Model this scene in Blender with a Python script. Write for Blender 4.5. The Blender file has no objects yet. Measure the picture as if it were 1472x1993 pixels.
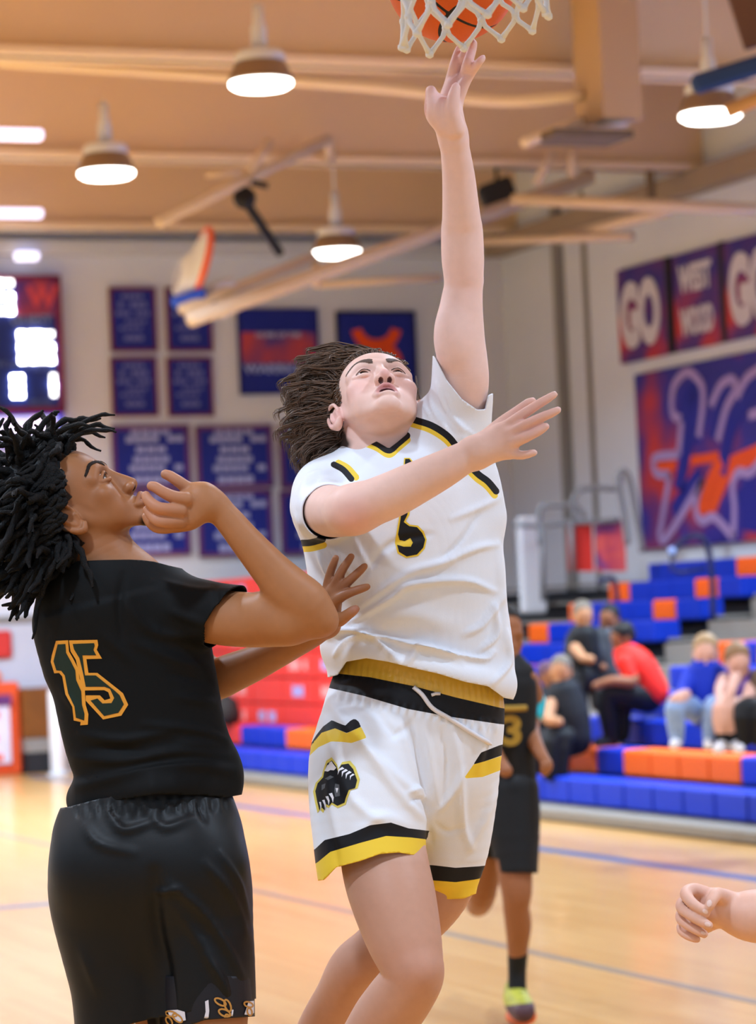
import bpy, bmesh, math, random
import numpy as np
from mathutils import Vector, Matrix, geometry
from mathutils.bvhtree import BVHTree
random.seed(7); np.random.seed(7)
SC = bpy.context.scene
COL = SC.collection
# ------------------------------------------------------------------ camera
IW, IH, FPX = 1472.0, 1993.0, 5500.0          # photo frame and focal length in pixels
CXP, CYP = IW/2, IH/2
YAW, HOR, ROLL, CAMH = math.radians(22.2), 1190.0, 0.045, 1.65
_p = math.atan((HOR-CYP)/FPX)
_fh = np.array([math.sin(YAW), math.cos(YAW), 0.0]); _z = np.array([0, 0, 1.0])
FWD = math.cos(_p)*_fh + math.sin(_p)*_z
_r0 = np.array([math.cos(YAW), -math.sin(YAW), 0.0]); _u0 = np.cross(_r0, FWD)
RGT = math.cos(ROLL)*_r0 - math.sin(ROLL)*_u0
UPV = math.sin(ROLL)*_r0 + math.cos(ROLL)*_u0
CAM = np.array([0, 0, CAMH])
cd = bpy.data.cameras.new('camera'); cam = bpy.data.objects.new('camera', cd); COL.objects.link(cam)
m = Matrix.Identity(4)
for i in range(3):
    m[i][0] = RGT[i]; m[i][1] = UPV[i]; m[i][2] = -FWD[i]; m[i][3] = CAM[i]
cam.matrix_world = m
cd.sensor_fit = 'HORIZONTAL'; cd.sensor_width = 24.0; cd.lens = FPX/IW*24.0
cd.clip_start = 0.1; cd.clip_end = 200
cd.dof.use_dof = True; cd.dof.focus_distance = 5.25; cd.dof.aperture_fstop = cd.lens/20.0
SC.camera = cam
# ------------------------------------------------------------------ light
wd = bpy.data.worlds.new('world'); SC.world = wd; wd.use_nodes = True
bg = wd.node_tree.nodes['Background']; bg.inputs[0].default_value = (0.68, 0.86, 1.1, 1); bg.inputs[1].default_value = 0.42
SC.view_settings.view_transform = 'Standard'; SC.view_settings.look = 'None'
SC.view_settings.exposure = 0.3; SC.view_settings.gamma = 1.0; SC.view_settings.use_curve_mapping = False
SC.cycles.use_denoising = True
SC.cycles.max_bounces = 6; SC.cycles.diffuse_bounces = 3; SC.cycles.glossy_bounces = 3
SC.cycles.caustics_reflective = False; SC.cycles.caustics_refractive = False
LAMP_POWER = 175.0
def lamp_light(loc, power=LAMP_POWER, size=0.5, col=(0.66, 0.85, 1.08)):
    l = bpy.data.lights.new('high_bay_light', 'AREA'); l.shape = 'DISK'; l.size = size; l.energy = power; l.color = col
    l.spread = math.radians(150)
    o = bpy.data.objects.new('high_bay_light', l); o.location = loc; COL.objects.link(o); return o
# ------------------------------------------------------------------ helpers
def srgb(r, g=None, b=None):
    if g is None:
        h = r.lstrip('#'); r, g, b = (int(h[i:i+2], 16) for i in (0, 2, 4))
    f = lambda v: (v/255/12.92 if v/255 <= 0.04045 else ((v/255+0.055)/1.055)**2.4)
    return (f(r), f(g), f(b), 1.0)
MATS = {}; WORLD = {}
def mat(name, col, rough=0.6, spec=0.4, metal=0.0, emit=None, noise=None, bump=None, sss=0.0, attr=None, sheen=0.0, coat=0.0, grain=None):
    """principled material; noise=(scale, amount) mottles the colour, bump=(scale, strength) adds fine relief, attr names a pigment attribute"""
    if name in MATS: return MATS[name]
    m = bpy.data.materials.new(name); m.use_nodes = True; nt = m.node_tree; N = nt.nodes; L = nt.links
    b = N['Principled BSDF']
    col = srgb(col) if isinstance(col, str) else col
    b.inputs['Base Color'].default_value = col; b.inputs['Roughness'].default_value = rough
    b.inputs['Specular IOR Level'].default_value = spec; b.inputs['Metallic'].default_value = metal
    if sheen: b.inputs['Sheen Weight'].default_value = sheen; b.inputs['Sheen Roughness'].default_value = 0.5
    if coat: b.inputs['Coat Weight'].default_value = coat; b.inputs['Coat Roughness'].default_value = 0.15
    src = None
    if attr:
        a = N.new('ShaderNodeAttribute'); a.attribute_name = attr; src = a.outputs['Color']
    if noise:
        tc = N.new('ShaderNodeTexCoord'); no = N.new('ShaderNodeTexNoise'); no.inputs['Scale'].default_value = noise[0]; no.inputs['Detail'].default_value = 5
        L.new(tc.outputs['Object'], no.inputs['Vector'])
        mr = N.new('ShaderNodeMapRange'); mr.inputs[3].default_value = 1-noise[1]; mr.inputs[4].default_value = 1+noise[1]
        mr.inputs[1].default_value = 0.25; mr.inputs[2].default_value = 0.75
        L.new(no.outputs[0], mr.inputs[0])
        mx = N.new('ShaderNodeVectorMath'); mx.operation = 'MULTIPLY'
        if src: L.new(src, mx.inputs[0])
        else: mx.inputs[0].default_value = col[:3]
        L.new(mr.outputs[0], mx.inputs[1]); src = mx.outputs[0]
    if src: L.new(src, b.inputs['Base Color'])
    if bump:
        tc = N.new('ShaderNodeTexCoord'); no = N.new('ShaderNodeTexNoise'); no.inputs['Scale'].default_value = bump[0]; no.inputs['Detail'].default_value = 3
        L.new(tc.outputs['Object'], no.inputs['Vector'])
        bp = N.new('ShaderNodeBump'); bp.inputs['Strength'].default_value = bump[1]; bp.inputs['Distance'].default_value = 0.01
        L.new(no.outputs[0], bp.inputs['Height']); L.new(bp.outputs[0], b.inputs['Normal'])
    if sss:
        b.inputs['Subsurface Weight'].default_value = sss; b.inputs['Subsurface Radius'].default_value = (0.012, 0.005, 0.003); b.inputs['Subsurface Scale'].default_value = 1.0
    if emit:
        b.inputs['Emission Color'].default_value = emit[0] if not isinstance(emit[0], str) else srgb(emit[0]); b.inputs['Emission Strength'].default_value = emit[1]
    MATS[name] = m; return m
def link_mesh(name, verts, faces, mats, parent=None, smooth=False, mi=None):
    """one mesh object from world-space verts; its origin is put at its base"""
    v = np.asarray(verts, float).reshape(-1, 3)
    if parent is not None: org = WORLD[parent.name]
    else: org = np.array([(v[:, 0].min()+v[:, 0].max())/2, (v[:, 1].min()+v[:, 1].max())/2, v[:, 2].min()])
    me = bpy.data.meshes.new(name); me.from_pydata((v-org).tolist(), [], [list(map(int, f)) for f in faces]) if not isinstance(faces, np.ndarray) else fast_mesh(me, v-org, faces)
    for m_ in (mats if isinstance(mats, (list, tuple)) else [mats]): me.materials.append(m_)
    if smooth: me.polygons.foreach_set('use_smooth', [True]*len(me.polygons))
    if mi is not None: me.polygons.foreach_set('material_index', np.asarray(mi, np.int32))
    me.update()
    o = bpy.data.objects.new(name, me); COL.objects.link(o); WORLD[o.name] = org
    if parent is not None: o.parent = parent
    else: o.matrix_world = Matrix.Translation(Vector(org))
    return o
def fast_mesh(me, v, f):
    n, k = f.shape
    me.vertices.add(len(v)); me.vertices.foreach_set('co', np.asarray(v, np.float32).ravel())
    me.loops.add(n*k); me.loops.foreach_set('vertex_index', f.astype(np.int32).ravel())
    me.polygons.add(n); me.polygons.foreach_set('loop_start', np.arange(0, n*k, k, dtype=np.int32)); 
    me.update(calc_edges=True)
def skin_colour(o, cols, name='skin_colour'):
    a = o.data.attributes.new(name, 'FLOAT_COLOR', 'POINT'); c = np.ones((len(cols), 4), np.float32); c[:, :3] = cols
    a.data.foreach_set('color', c.ravel())
def empty(name, loc):
    o = bpy.data.objects.new(name, None); o.location = Vector(loc); COL.objects.link(o); o.matrix_world = Matrix.Translation(Vector(loc)); o.empty_display_size = 0.1; WORLD[o.name] = np.array(loc, float); return o
def tag(o, label=None, cat=None, group=None, kind=None):
    for k, v in (('label', label), ('category', cat), ('group', group), ('kind', kind)):
        if v: o[k] = v
    return o
class MB:
    """collects solid shapes in world space and links them as one mesh"""
    def __init__(s): s.v = []; s.f = []; s.mi = []; s.m = 0
    def add(s, v, f):
        n = len(s.v); s.v += [tuple(map(float, p)) for p in v]; s.f += [[i+n for i in q] for q in f]; s.mi += [s.m]*len(f); return s
    def mat(s, i): s.m = i; return s
    def box(s, c, d, ax=None, bev=0.0):
        c = np.array(c, float); hx, hy, hz = np.array(d, float)/2
        A = np.eye(3) if ax is None else np.array(ax, float)
        if bev <= 0:
            P = [c+A.T@np.array([sx*hx, sy*hy, sz*hz]) for sx in (-1, 1) for sy in (-1, 1) for sz in (-1, 1)]
            return s.add(P, [(0, 1, 3, 2), (4, 6, 7, 5), (0, 4, 5, 1), (2, 3, 7, 6), (0, 2, 6, 4), (1, 5, 7, 3)])
        b = bev; P = []; idx = {}
        for sx in (-1, 1):
            for sy in (-1, 1):
                for sz in (-1, 1):
                    for k in range(3):
                        q = np.array([sx*(hx-b), sy*(hy-b), sz*(hz-b)]); q[k] += (sx, sy, sz)[k]*b
                        idx[(sx, sy, sz, k)] = len(P); P.append(c+A.T@q)
        F = []
        for k in range(3):
            u, w = [(1, 2), (2, 0), (0, 1)][k]
            for sg in (-1, 1):
                def g(a, bb): t = [0, 0, 0]; t[k] = sg; t[u] = a; t[w] = bb; return idx[(*t, k)]
                q = [g(-1, -1), g(1, -1), g(1, 1), g(-1, 1)]; F.append(q if sg > 0 else q[::-1])
        for k in range(3):
            u, w = [(1, 2), (2, 0), (0, 1)][k]
            for a in (-1, 1):
                for bb in (-1, 1):
                    def g(e, kk): t = [0, 0, 0]; t[k] = e; t[u] = a; t[w] = bb; return idx[(*t, kk)]
                    q = [g(-1, u), g(1, u), g(1, w), g(-1, w)]; F.append(q if a*bb > 0 else q[::-1])
        for sx in (-1, 1):
            for sy in (-1, 1):
                for sz in (-1, 1):
                    q = [idx[(sx, sy, sz, k)] for k in range(3)]; F.append(q if sx*sy*sz > 0 else q[::-1])
        return s.add(P, F)
    def tube(s, pts, r, n=8, closed=False):
        pts = [np.array(p, float) for p in pts]; K = len(pts)
        rr = [r]*K if np.isscalar(r) else list(r)
        V = []; prev = None
        for i, p in enumerate(pts):
            a = pts[(i-1) % K] if closed or i > 0 else p; b = pts[(i+1) % K] if closed or i < K-1 else p
            t = b-a; t = t/(np.linalg.norm(t)+1e-12)
            if prev is None:
                u = np.cross(t, [0, 0, 1.0]); u = u if np.linalg.norm(u) > 1e-3 else np.cross(t, [1.0, 0, 0])
            else: u = prev-t*(prev@t)
            u = u/np.linalg.norm(u); prev = u; w = np.cross(t, u)
            for j in range(n):
                q = 2*math.pi*j/n; V.append(p+rr[i]*(math.cos(q)*u+math.sin(q)*w))
        F = []
        for i in range(K if closed else K-1):
            i2 = (i+1) % K
            for j in range(n): F.append((i*n+j, i*n+(j+1) % n, i2*n+(j+1) % n, i2*n+j))
        if not closed: F.append(tuple(range(n))[::-1]); F.append(tuple((K-1)*n+j for j in range(n)))
        return s.add(V, F)
    def lathe(s, c, prof, n=24, ax=None):
        """prof: (radius, height) pairs bottom to top around axis z (or ax rows)"""
        c = np.array(c, float); A = np.eye(3) if ax is None else np.array(ax, float)
        V = []; F = []
        for (r, h) in prof:
            for j in range(n):
                q = 2*math.pi*j/n; V.append(c+A.T@np.array([r*math.cos(q), r*math.sin(q), h]))
        for i in range(len(prof)-1):
            for j in range(n): F.append((i*n+j, i*n+(j+1) % n, (i+1)*n+(j+1) % n, (i+1)*n+j))
        F.append(tuple(range(n))[::-1]); F.append(tuple((len(prof)-1)*n+j for j in range(n)))
        return s.add(V, F)
    def prism(s, poly, o, u, w, t):
        """polygon (2D) extruded: point = o + x*u + y*w, thickness vector t"""
        o, u, w, t = (np.array(q, float) for q in (o, u, w, t)); n = len(poly)
        A = [o+x*u+y*w for x, y in poly]; B = [p+t for p in A]
        tri = geometry.tessellate_polygon([[Vector((x, y, 0)) for x, y in poly]])
        F = [tuple(q) for q in tri]+[tuple(n+i for i in q[::-1]) for q in tri]+[(i, (i+1) % n, n+(i+1) % n, n+i) for i in range(n)]
        return s.add(A+B, F)
    def build(s, name, mats, parent=None, smooth=False):
        o = link_mesh(name, s.v, s.f, mats, parent, smooth, s.mi)
        bm = bmesh.new(); bm.from_mesh(o.data); bmesh.ops.recalc_face_normals(bm, faces=bm.faces); bm.to_mesh(o.data); bm.free()
        return o
def ray(px, py): return FWD+(px-CXP)/FPX*RGT+(CYP-py)/FPX*UPV
def at(px, py, D): return CAM+D*ray(px, py)                      # point at depth D seen at a photo pixel
def onplane(px, py, axis, val):
    d = ray(px, py); return CAM+d*((val-CAM[axis])/d[axis])
def pix(p):
    v = np.asarray(p, float)-CAM; Z = v@FWD; return CXP+FPX*(v@RGT)/Z, CYP-FPX*(v@UPV)/Z
# ------------------------------------------------------------------ letters: block glyphs on a 5 x 7 grid, built as raised strokes
FONT = {'G': '01110 10001 10000 10111 10001 10001 01110', 'O': '01110 10001 10001 10001 10001 10001 01110', 'W': '10001 10001 10001 10101 10101 11011 10001',
 'E': '11111 10000 10000 11110 10000 10000 11111', 'S': '01111 10000 10000 01110 00001 00001 11110', 'T': '11111 00100 00100 00100 00100 00100 00100', 'D': '11110 10001 10001 10001 10001 10001 11110'}
# ------------------------------------------------------------------ body modelling: smooth-blended distance fields turned into one mesh
def cp(px, py, z, D):
    """camera-frame metric point (right, up, away) seen at a photo pixel, z metres behind depth D"""
    Z = D+z; return np.array([(px-CXP)*Z/FPX, (CYP-py)*Z/FPX, Z])
def to_world(q): q = np.asarray(q); return CAM+q[..., 0:1]*RGT+q[..., 1:2]*UPV+q[..., 2:3]*FWD
def cam_pix(q): return CXP+FPX*q[:, 0]/q[:, 2], CYP-FPX*q[:, 1]/q[:, 2]
def crom(P, n):
    P = np.asarray(P, float); K = len(P)
    if K == 2: return P
    out = []
    for i in range(K-1):
        p0 = P[i-1] if i > 0 else 2*P[0]-P[1]; p1 = P[i]; p2 = P[i+1]; p3 = P[i+2] if i+2 < K else 2*P[-1]-P[-2]
        for t in np.arange(n)/n:
            out.append(0.5*((2*p1)+(-p0+p2)*t+(2*p0-5*p1+4*p2-p3)*t*t+(-p0+3*p1-3*p2+p3)*t**3))
    out.append(P[-1]); return np.array(out)
class Body:
    def __init__(s, D): s.D = D; s.pr = []
    def P(s, px, py, z=0.0): return cp(px, py, z, s.D)
    def limb(s, pts, k=0.02, n=4, flat=None, op='u'):
        """pts: (px, py, z_m, radius_px) along the limb; flat=(axis, factor) squashes it along a camera-frame axis"""
        pts = [(*q, ) for q in pts]
        A = np.array([[*s.P(q[0], q[1], q[2]), q[3]*(s.D+q[2])/FPX] for q in pts])
        A = crom(A, n); A[:, 3] = np.maximum(A[:, 3], 0.0008)
        s.pr.append(('limb', A, k, op, flat)); return s
    def ball(s, px, py, z, rx, ry, rz, k=0.02, op='u', rot=0.0, ax=None):
        """ellipsoid, radii in pixels (rz too); rot turns it in the picture plane (degrees, clockwise); ax = rows of its own axes"""
        c = s.P(px, py, z); sc = c[2]/FPX
        if ax is None:
            a = math.radians(-rot); ax = np.array([[math.cos(a), math.sin(a), 0], [-math.sin(a), math.cos(a), 0], [0, 0, 1.0]])
        s.pr.append(('ball', c, np.array([rx, ry, rz])*sc, np.asarray(ax, float), k, op)); return s
    def prep(s):
        out = []
        for p in s.pr:
            if p[0] == 'limb':
                _, A, k, op, flat = p; pad = k*1.2+0.012; B = A.copy(); axs = c0 = None; f = 0
                if flat:
                    axs = np.asarray(flat[0], float); c0 = A[:, :3].mean(0); f = 1/flat[1]-1; B[:, :3] += np.outer((B[:, :3]-c0)@axs, axs)*f
                big = max(1, flat[1]) if flat else 1
                out.append((p, (A[:, :3]-A[:, 3:4]*big).min(0)-pad, (A[:, :3]+A[:, 3:4]*big).max(0)+pad, B, axs, c0, f, pad))
            else:
                pad = p[4]*1.2+0.012; R = p[2].max()+pad; out.append((p, p[1]-R, p[1]+R, None, None, None, 0, pad))
        return out
    def eval(s, Q):
        if getattr(s, '_n', -1) != len(s.pr): s._pp = s.prep(); s._n = len(s.pr)
        t = np.floor(Q/0.05).astype(np.int64); t -= t.min(0); key = (t[:, 0]*4096+t[:, 1])*4096+t[:, 2]
        o = np.argsort(key, kind='stable'); ks = key[o]; cut = np.nonzero(np.diff(ks))[0]+1; st = np.concatenate([[0], cut, [len(ks)]])
        Qs = Q[o]; d = np.full(len(Q), 0.25)
        los = np.array([p[1] for p in s._pp]); his = np.array([p[2] for p in s._pp])
        for a, b in zip(st[:-1], st[1:]):
            q = Qs[a:b]; lo, hi = q.min(0), q.max(0)
            for i in np.nonzero(((los < hi) & (his > lo)).all(1))[0]: d[a:b] = s.one(s._pp[i], q, lo, hi, d[a:b])
        out = np.empty(len(Q)); out[o] = d; return out
    def one(s, pp, q, lo, hi, dd):
        p, _, _, B, axs, c0, f, pad = pp
        if p[0] == 'limb':
            k, op, flat = p[2], p[3], p[4]
            if flat: q = q+np.outer((q-c0)@axs, axs)*f; lo, hi = q.min(0), q.max(0)
            di = np.full(len(q), 9.0); sc = 1/flat[1] if flat and flat[1] < 1 else 1
            for i in range(len(B)-1):
                a, b = B[i, :3], B[i+1, :3]; rm = max(B[i, 3], B[i+1, 3])+pad*sc
                if (np.minimum(a, b)-rm > hi).any() or (np.maximum(a, b)+rm < lo).any(): continue
                ab = b-a; qq = q-a; t = np.clip((qq@ab)/(ab@ab+1e-12), 0, 1); e = qq-t[:, None]*ab
                di = np.minimum(di, np.sqrt(np.einsum('ij,ij->i', e, e))-(B[i, 3]+(B[i+1, 3]-B[i, 3])*t))
            if flat and flat[1] < 1: di = np.where(di > 0, di*min(1, flat[1]*1.15), di)
        else:
            _, c, r, ax, k, op = p; x = (q-c)@ax.T; k0 = np.sqrt(((x/r)**2).sum(1)); k1 = np.sqrt(((x/r**2)**2).sum(1))+1e-9; di = k0*(k0-1)/k1
        if op == 'u':
            h = np.clip(0.5+0.5*(dd-di)/max(k, 1e-6), 0, 1); return dd+(di-dd)*h-k*h*(1-h)
        h = np.clip(0.5-0.5*(dd+di)/max(k, 1e-6), 0, 1); return dd+(-di-dd)*h+k*h*(1-h)
    def bounds(s):
        lo = np.full(3, 9e9); hi = -lo
        for p in s.pr:
            if p[-2 if p[0] == 'limb' else -1] != 'u': continue
            if p[0] == 'limb': a = (p[1][:, :3]-p[1][:, 3:4]).min(0); b = (p[1][:, :3]+p[1][:, 3:4]).max(0)
            else: R = p[2].max(); a = p[1]-R; b = p[1]+R
            lo = np.minimum(lo, a); hi = np.maximum(hi, b)
        return lo-0.02, hi+0.02
    def grid(s, h, fine=()):
        """axis coordinates with spacing h, finer (f) inside the listed camera-frame boxes (lo, hi, f)"""
        lo, hi = s.bounds(); axes = []
        for a in range(3):
            x = lo[a]; out = [x]
            while x < hi[a]:
                st = h
                for (l, u, f) in fine:
                    if l[a] <= x <= u[a]: st = min(st, f)
                x += st; out.append(x)
            while (len(out)-1) % 4: out.append(out[-1]+h)
            axes.append(np.array(out))
        return axes
    def mesh(s, h=0.003, fine=(), extra=None):
        xs, ys, zs = s.grid(h, fine); ev = (lambda Q: s.eval(Q)) if extra is None else (lambda Q: extra(Q, s.eval(Q)))
        return surface_nets(ev, xs, ys, zs)
    def box(s, x0, y0, x1, y1, z0, z1):
        """camera-frame box around a photo rectangle, for finer meshing"""
        a = s.P(x0, y1, 0); b = s.P(x1, y0, 0); return (np.array([a[0], a[1], s.D+z0]), np.array([b[0], b[1], s.D+z1]))
def surface_nets(ev, xs, ys, zs):
    B = 4; bx, by, bz = (len(xs)-1)//B, (len(ys)-1)//B, (len(zs)-1)//B
    cx, cy, cz = ((a[:-1:B]+a[B::B])/2 for a in (xs, ys, zs)); rx, ry, rz = ((a[B::B]-a[:-1:B])/2 for a in (xs, ys, zs))
    G = np.stack(np.meshgrid(np.arange(bx), np.arange(by), np.arange(bz), indexing='ij'), -1).reshape(-1, 3)
    C = np.stack([cx[G[:, 0]], cy[G[:, 1]], cz[G[:, 2]]], 1)
    R = np.sqrt(rx[G[:, 0]]**2+ry[G[:, 1]]**2+rz[G[:, 2]]**2)
    act = np.zeros(len(C), bool)
    for i in range(0, len(C), 400000): act[i:i+400000] = np.abs(ev(C[i:i+400000])) < R[i:i+400000]*1.25+0.001
    G = G[act]*B
    loc = np.stack(np.meshgrid(*[np.arange(B)]*3, indexing='ij'), -1).reshape(-1, 3)
    cells = (G[:, None, :]+loc[None]).reshape(-1, 3)
    NX, NY, NZ = len(xs)+1, len(ys)+1, len(zs)+1
    key = lambda I: (I[:, 0].astype(np.int64)*NY+I[:, 1])*NZ+I[:, 2]
    offs = np.array([[i, j, k] for i in (0, 1) for j in (0, 1) for k in (0, 1)])
    loc5 = np.stack(np.meshgrid(*[np.arange(B+1)]*3, indexing='ij'), -1).reshape(-1, 3)
    pts = (G[:, None, :]+loc5[None]).reshape(-1, 3); pk = np.unique(key(pts))
    pi = np.stack([pk//(NY*NZ), (pk//NZ) % NY, pk % NZ], 1)
    Q = np.stack([xs[pi[:, 0]], ys[pi[:, 1]], zs[pi[:, 2]]], 1)
    d = ev(Q); d = np.where(d == 0, 1e-9, d)
    ck = key(cells); cidx = [np.searchsorted(pk, ck+(o[0]*NY+o[1])*NZ+o[2]) for o in offs]
    V8 = np.stack([d[i] for i in cidx], 1); mixed = (V8.min(1) < 0) & (V8.max(1) > 0)
    ck = ck[mixed]; V8 = V8[mixed]; cidx = [i[mixed] for i in cidx]
    acc = np.zeros((len(ck), 3)); cnt = np.zeros(len(ck))
    for a in range(8):
        for b in range(a+1, 8):
            if np.abs(offs[a]-offs[b]).sum() != 1: continue
            da, db = V8[:, a], V8[:, b]; sc = (da < 0) != (db < 0); t = (da/(da-db+1e-20))[sc]
            pa, pb = Q[cidx[a][sc]], Q[cidx[b][sc]]
            acc[sc] += pa+(pb-pa)*t[:, None]; cnt[sc] += 1
    V = acc/cnt[:, None]
    o_ = np.argsort(ck); ck = ck[o_]; V = V[o_]
    faces = []
    stepk = [NY*NZ, NZ, 1]
    for a in range(3):
        nk = pk+stepk[a]; j = np.searchsorted(pk, nk); ok = (j < len(pk)); j = np.minimum(j, len(pk)-1); ok &= pk[j] == nk
        sgn = np.zeros(len(pk), bool); sgn[ok] = (d[ok] < 0) != (d[j[ok]] < 0)
        e = pk[sgn]; neg = d[sgn] < 0
        u, w = stepk[(a+1) % 3], stepk[(a+2) % 3]
        cs = [e-u-w, e-w, e, e-u]; ii = [np.searchsorted(ck, c) for c in cs]
        good = np.ones(len(e), bool)
        for c, i in zip(cs, ii): good &= (i < len(ck)); good[good] &= ck[i[good]] == c[good]
        q = np.stack([i[good] for i in ii], 1); ng = neg[good]
        q[~ng] = q[~ng][:, ::-1]; faces.append(q)
    F = np.concatenate(faces)
    # camera frame is left-handed (right, up, away): flip so normals point outward in the world
    return V, F[:, ::-1].copy()
def relax(V, F, keep=None, it=5):
    """volume-keeping smoothing; keep = 1 where the surface must stay as it is"""
    E = np.concatenate([F[:, [0, 1]], F[:, [1, 2]], F[:, [2, 3]], F[:, [3, 0]]]) if F.shape[1] == 4 else np.concatenate([F[:, [0, 1]], F[:, [1, 2]], F[:, [2, 0]]])
    n = len(V); deg = np.bincount(E[:, 0], minlength=n)+np.bincount(E[:, 1], minlength=n); w = np.ones(n) if keep is None else 1-keep
    for i in range(it*2):
        S = np.stack([np.bincount(E[:, 0], V[E[:, 1], a], n)+np.bincount(E[:, 1], V[E[:, 0], a], n) for a in range(3)], 1)/deg[:, None]
        V = V+(0.55 if i % 2 == 0 else -0.57)*(S-V)*w[:, None]
    return V
def tris(F): return np.concatenate([F[:, [0, 1, 2]], F[:, [0, 2, 3]]]) if F.shape[1] == 4 else F
def split(V, T, g, lab=None):
    """cut triangles along g = 0; returns V, T, side (True where g > 0), labels carried over"""
    V = np.asarray(V); g = np.where(np.abs(g) < 1e-7, 1e-7, g); lab = np.zeros(len(T), int) if lab is None else lab
    s = g[T] > 0; n = s.sum(1); out = [T[(n == 0) | (n == 3)]]; ol = [lab[(n == 0) | (n == 3)]]; os_ = [s[(n == 0) | (n == 3), 0]]
    M = T[(n == 1) | (n == 2)]; ms = s[(n == 1) | (n == 2)]; ml = lab[(n == 1) | (n == 2)]
    if len(M):
        lone = np.where(ms.sum(1) == 1, ms.argmax(1), (~ms).argmax(1))
        r = np.arange(len(M)); a, b, c = M[r, lone], M[r, (lone+1) % 3], M[r, (lone+2) % 3]; sa = ms[r, lone]
        E = np.concatenate([np.stack([a, b], 1), np.stack([a, c], 1)]); E.sort(axis=1)
        U, inv = np.unique(E, axis=0, return_inverse=True); inv = inv.ravel()
        t = g[U[:, 0]]/(g[U[:, 0]]-g[U[:, 1]]); NV = V[U[:, 0]]+(V[U[:, 1]]-V[U[:, 0]])*t[:, None]
        ab = len(V)+inv[:len(M)]; ac = len(V)+inv[len(M):]; V = np.concatenate([V, NV])
        for q, sd in ((np.stack([a, ab, ac], 1), sa), (np.stack([ab, b, c], 1), ~sa), (np.stack([ab, c, ac], 1), ~sa)):
            out.append(q); ol.append(ml); os_.append(sd)
    return V, np.concatenate(out), np.concatenate(os_), np.concatenate(ol)
def compact(V, T):
    u, inv = np.unique(T, return_inverse=True); return V[u], inv.reshape(T.shape)
def vnormals(V, T):
    n = np.cross(V[T[:, 1]]-V[T[:, 0]], V[T[:, 2]]-V[T[:, 0]]); N = np.zeros_like(V)
    for i in range(3): np.add.at(N, T[:, i], n)
    N = -N; return N/(np.linalg.norm(N, axis=1, keepdims=True)+1e-12)      # outward in the left-handed camera frame
def seg_dist(x, y, poly):
    """pixel distance to a polyline and the parameter 0..1 along it"""
    best = np.full(len(x), 1e9); par = np.zeros(len(x)); poly = np.asarray(poly, float); K = len(poly)-1
    for i in range(K):
        a, b = poly[i, :2], poly[i+1, :2]; ab = b-a; t = np.clip(((x-a[0])*ab[0]+(y-a[1])*ab[1])/(ab@ab+1e-9), 0, 1)
        dd = np.hypot(x-a[0]-t*ab[0], y-a[1]-t*ab[1]); c = dd < best; best[c] = dd[c]; par[c] = ((i+t)/K)[c]
    return best, par
def folds(V, T, specs, front=True):
    """press cloth folds into a mesh: each spec = (polyline px, width px, height m); both sharp-edged ridge and soft valley"""
    N = vnormals(V, T); x, y = cam_pix(V); w = np.clip(-N[:, 2]*1.6+0.25, 0, 1) if front else np.ones(len(V)); off = np.zeros(len(V))
    for poly, wd_, hgt in specs:
        d, t = seg_dist(x, y, crom(np.array(poly, float), 5) if len(poly) > 2 else poly)
        off += hgt*np.exp(-(d/wd_)**2)*np.sin(np.pi*np.clip(t*0.9+0.05, 0, 1))**0.6
    return V+N*(off*w)[:, None]
def poly_sd(x, y, poly):
    """signed distance in pixels to a closed polygon, positive inside"""
    poly = np.asarray(poly, float); d, _ = seg_dist(x, y, np.vstack([poly, poly[:1]])); ins = np.zeros(len(x), bool); n = len(poly)
    for i in range(n):
        (x0, y0), (x1, y1) = poly[i], poly[(i+1) % n]
        c = ((y0 > y) != (y1 > y)); xi = x0+(y-y0)*(x1-x0)/(y1-y0 if y1 != y0 else 1e-9); ins ^= c & (x < xi)
    return np.where(ins, d, -d)
def skin_object(name, V, F, material, parent, cols=None):
    o = link_mesh(name, to_world(V), F, material, parent, smooth=True)
    if cols is not None: skin_colour(o, cols)
    return o
def bvh_of(V, T): return BVHTree.FromPolygons([Vector(p) for p in V], [tuple(map(int, t)) for t in T])
def decal(name, polys, V, bvh, material, parent, off=0.0012, step=5, holes=(), thick=0.0):
    """flat print: polygons given where the photo shows them, laid onto the cloth below them"""
    VV = []; FF = []
    for poly in polys:
        poly = np.asarray(poly, float); dense = []
        for i in range(len(poly)):
            a, b = poly[i], poly[(i+1) % len(poly)]; k = max(1, int(np.hypot(*(b-a))/step))
            for j in range(k): dense.append(a+(b-a)*j/k)
        dense = np.array(dense); n = len(dense)
        gx, gy = np.meshgrid(np.arange(dense[:, 0].min(), dense[:, 0].max(), step), np.arange(dense[:, 1].min(), dense[:, 1].max(), step))
        g = np.stack([gx.ravel(), gy.ravel()], 1); g = g[poly_sd(g[:, 0], g[:, 1], dense) > step*0.5] if len(g) else g
        pts = [Vector(p) for p in np.vstack([dense, g])]
        r = geometry.delaunay_2d_cdt(pts, [], [list(range(n))], 1, 1e-4)
        base = len(VV)
        for p in r[0]:
            dr = Vector(((p[0]-CXP)/FPX, (CYP-p[1])/FPX, 1.0)); h = bvh.ray_cast(Vector((0, 0, 0)), dr.normalized())
            if h[0] is None:
                nr = bvh.find_nearest(dr*np.linalg.norm(V[0])); q = np.array(nr[0]); q = q-np.array([0, 0, off])
            else: q = np.array(h[0])-np.array(dr.normalized())*off
            VV.append(q)
        FF += [[base+i for i in f] for f in r[2]]
    return link_mesh(name, to_world(np.array(VV)), FF, material, parent, smooth=True)
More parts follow.
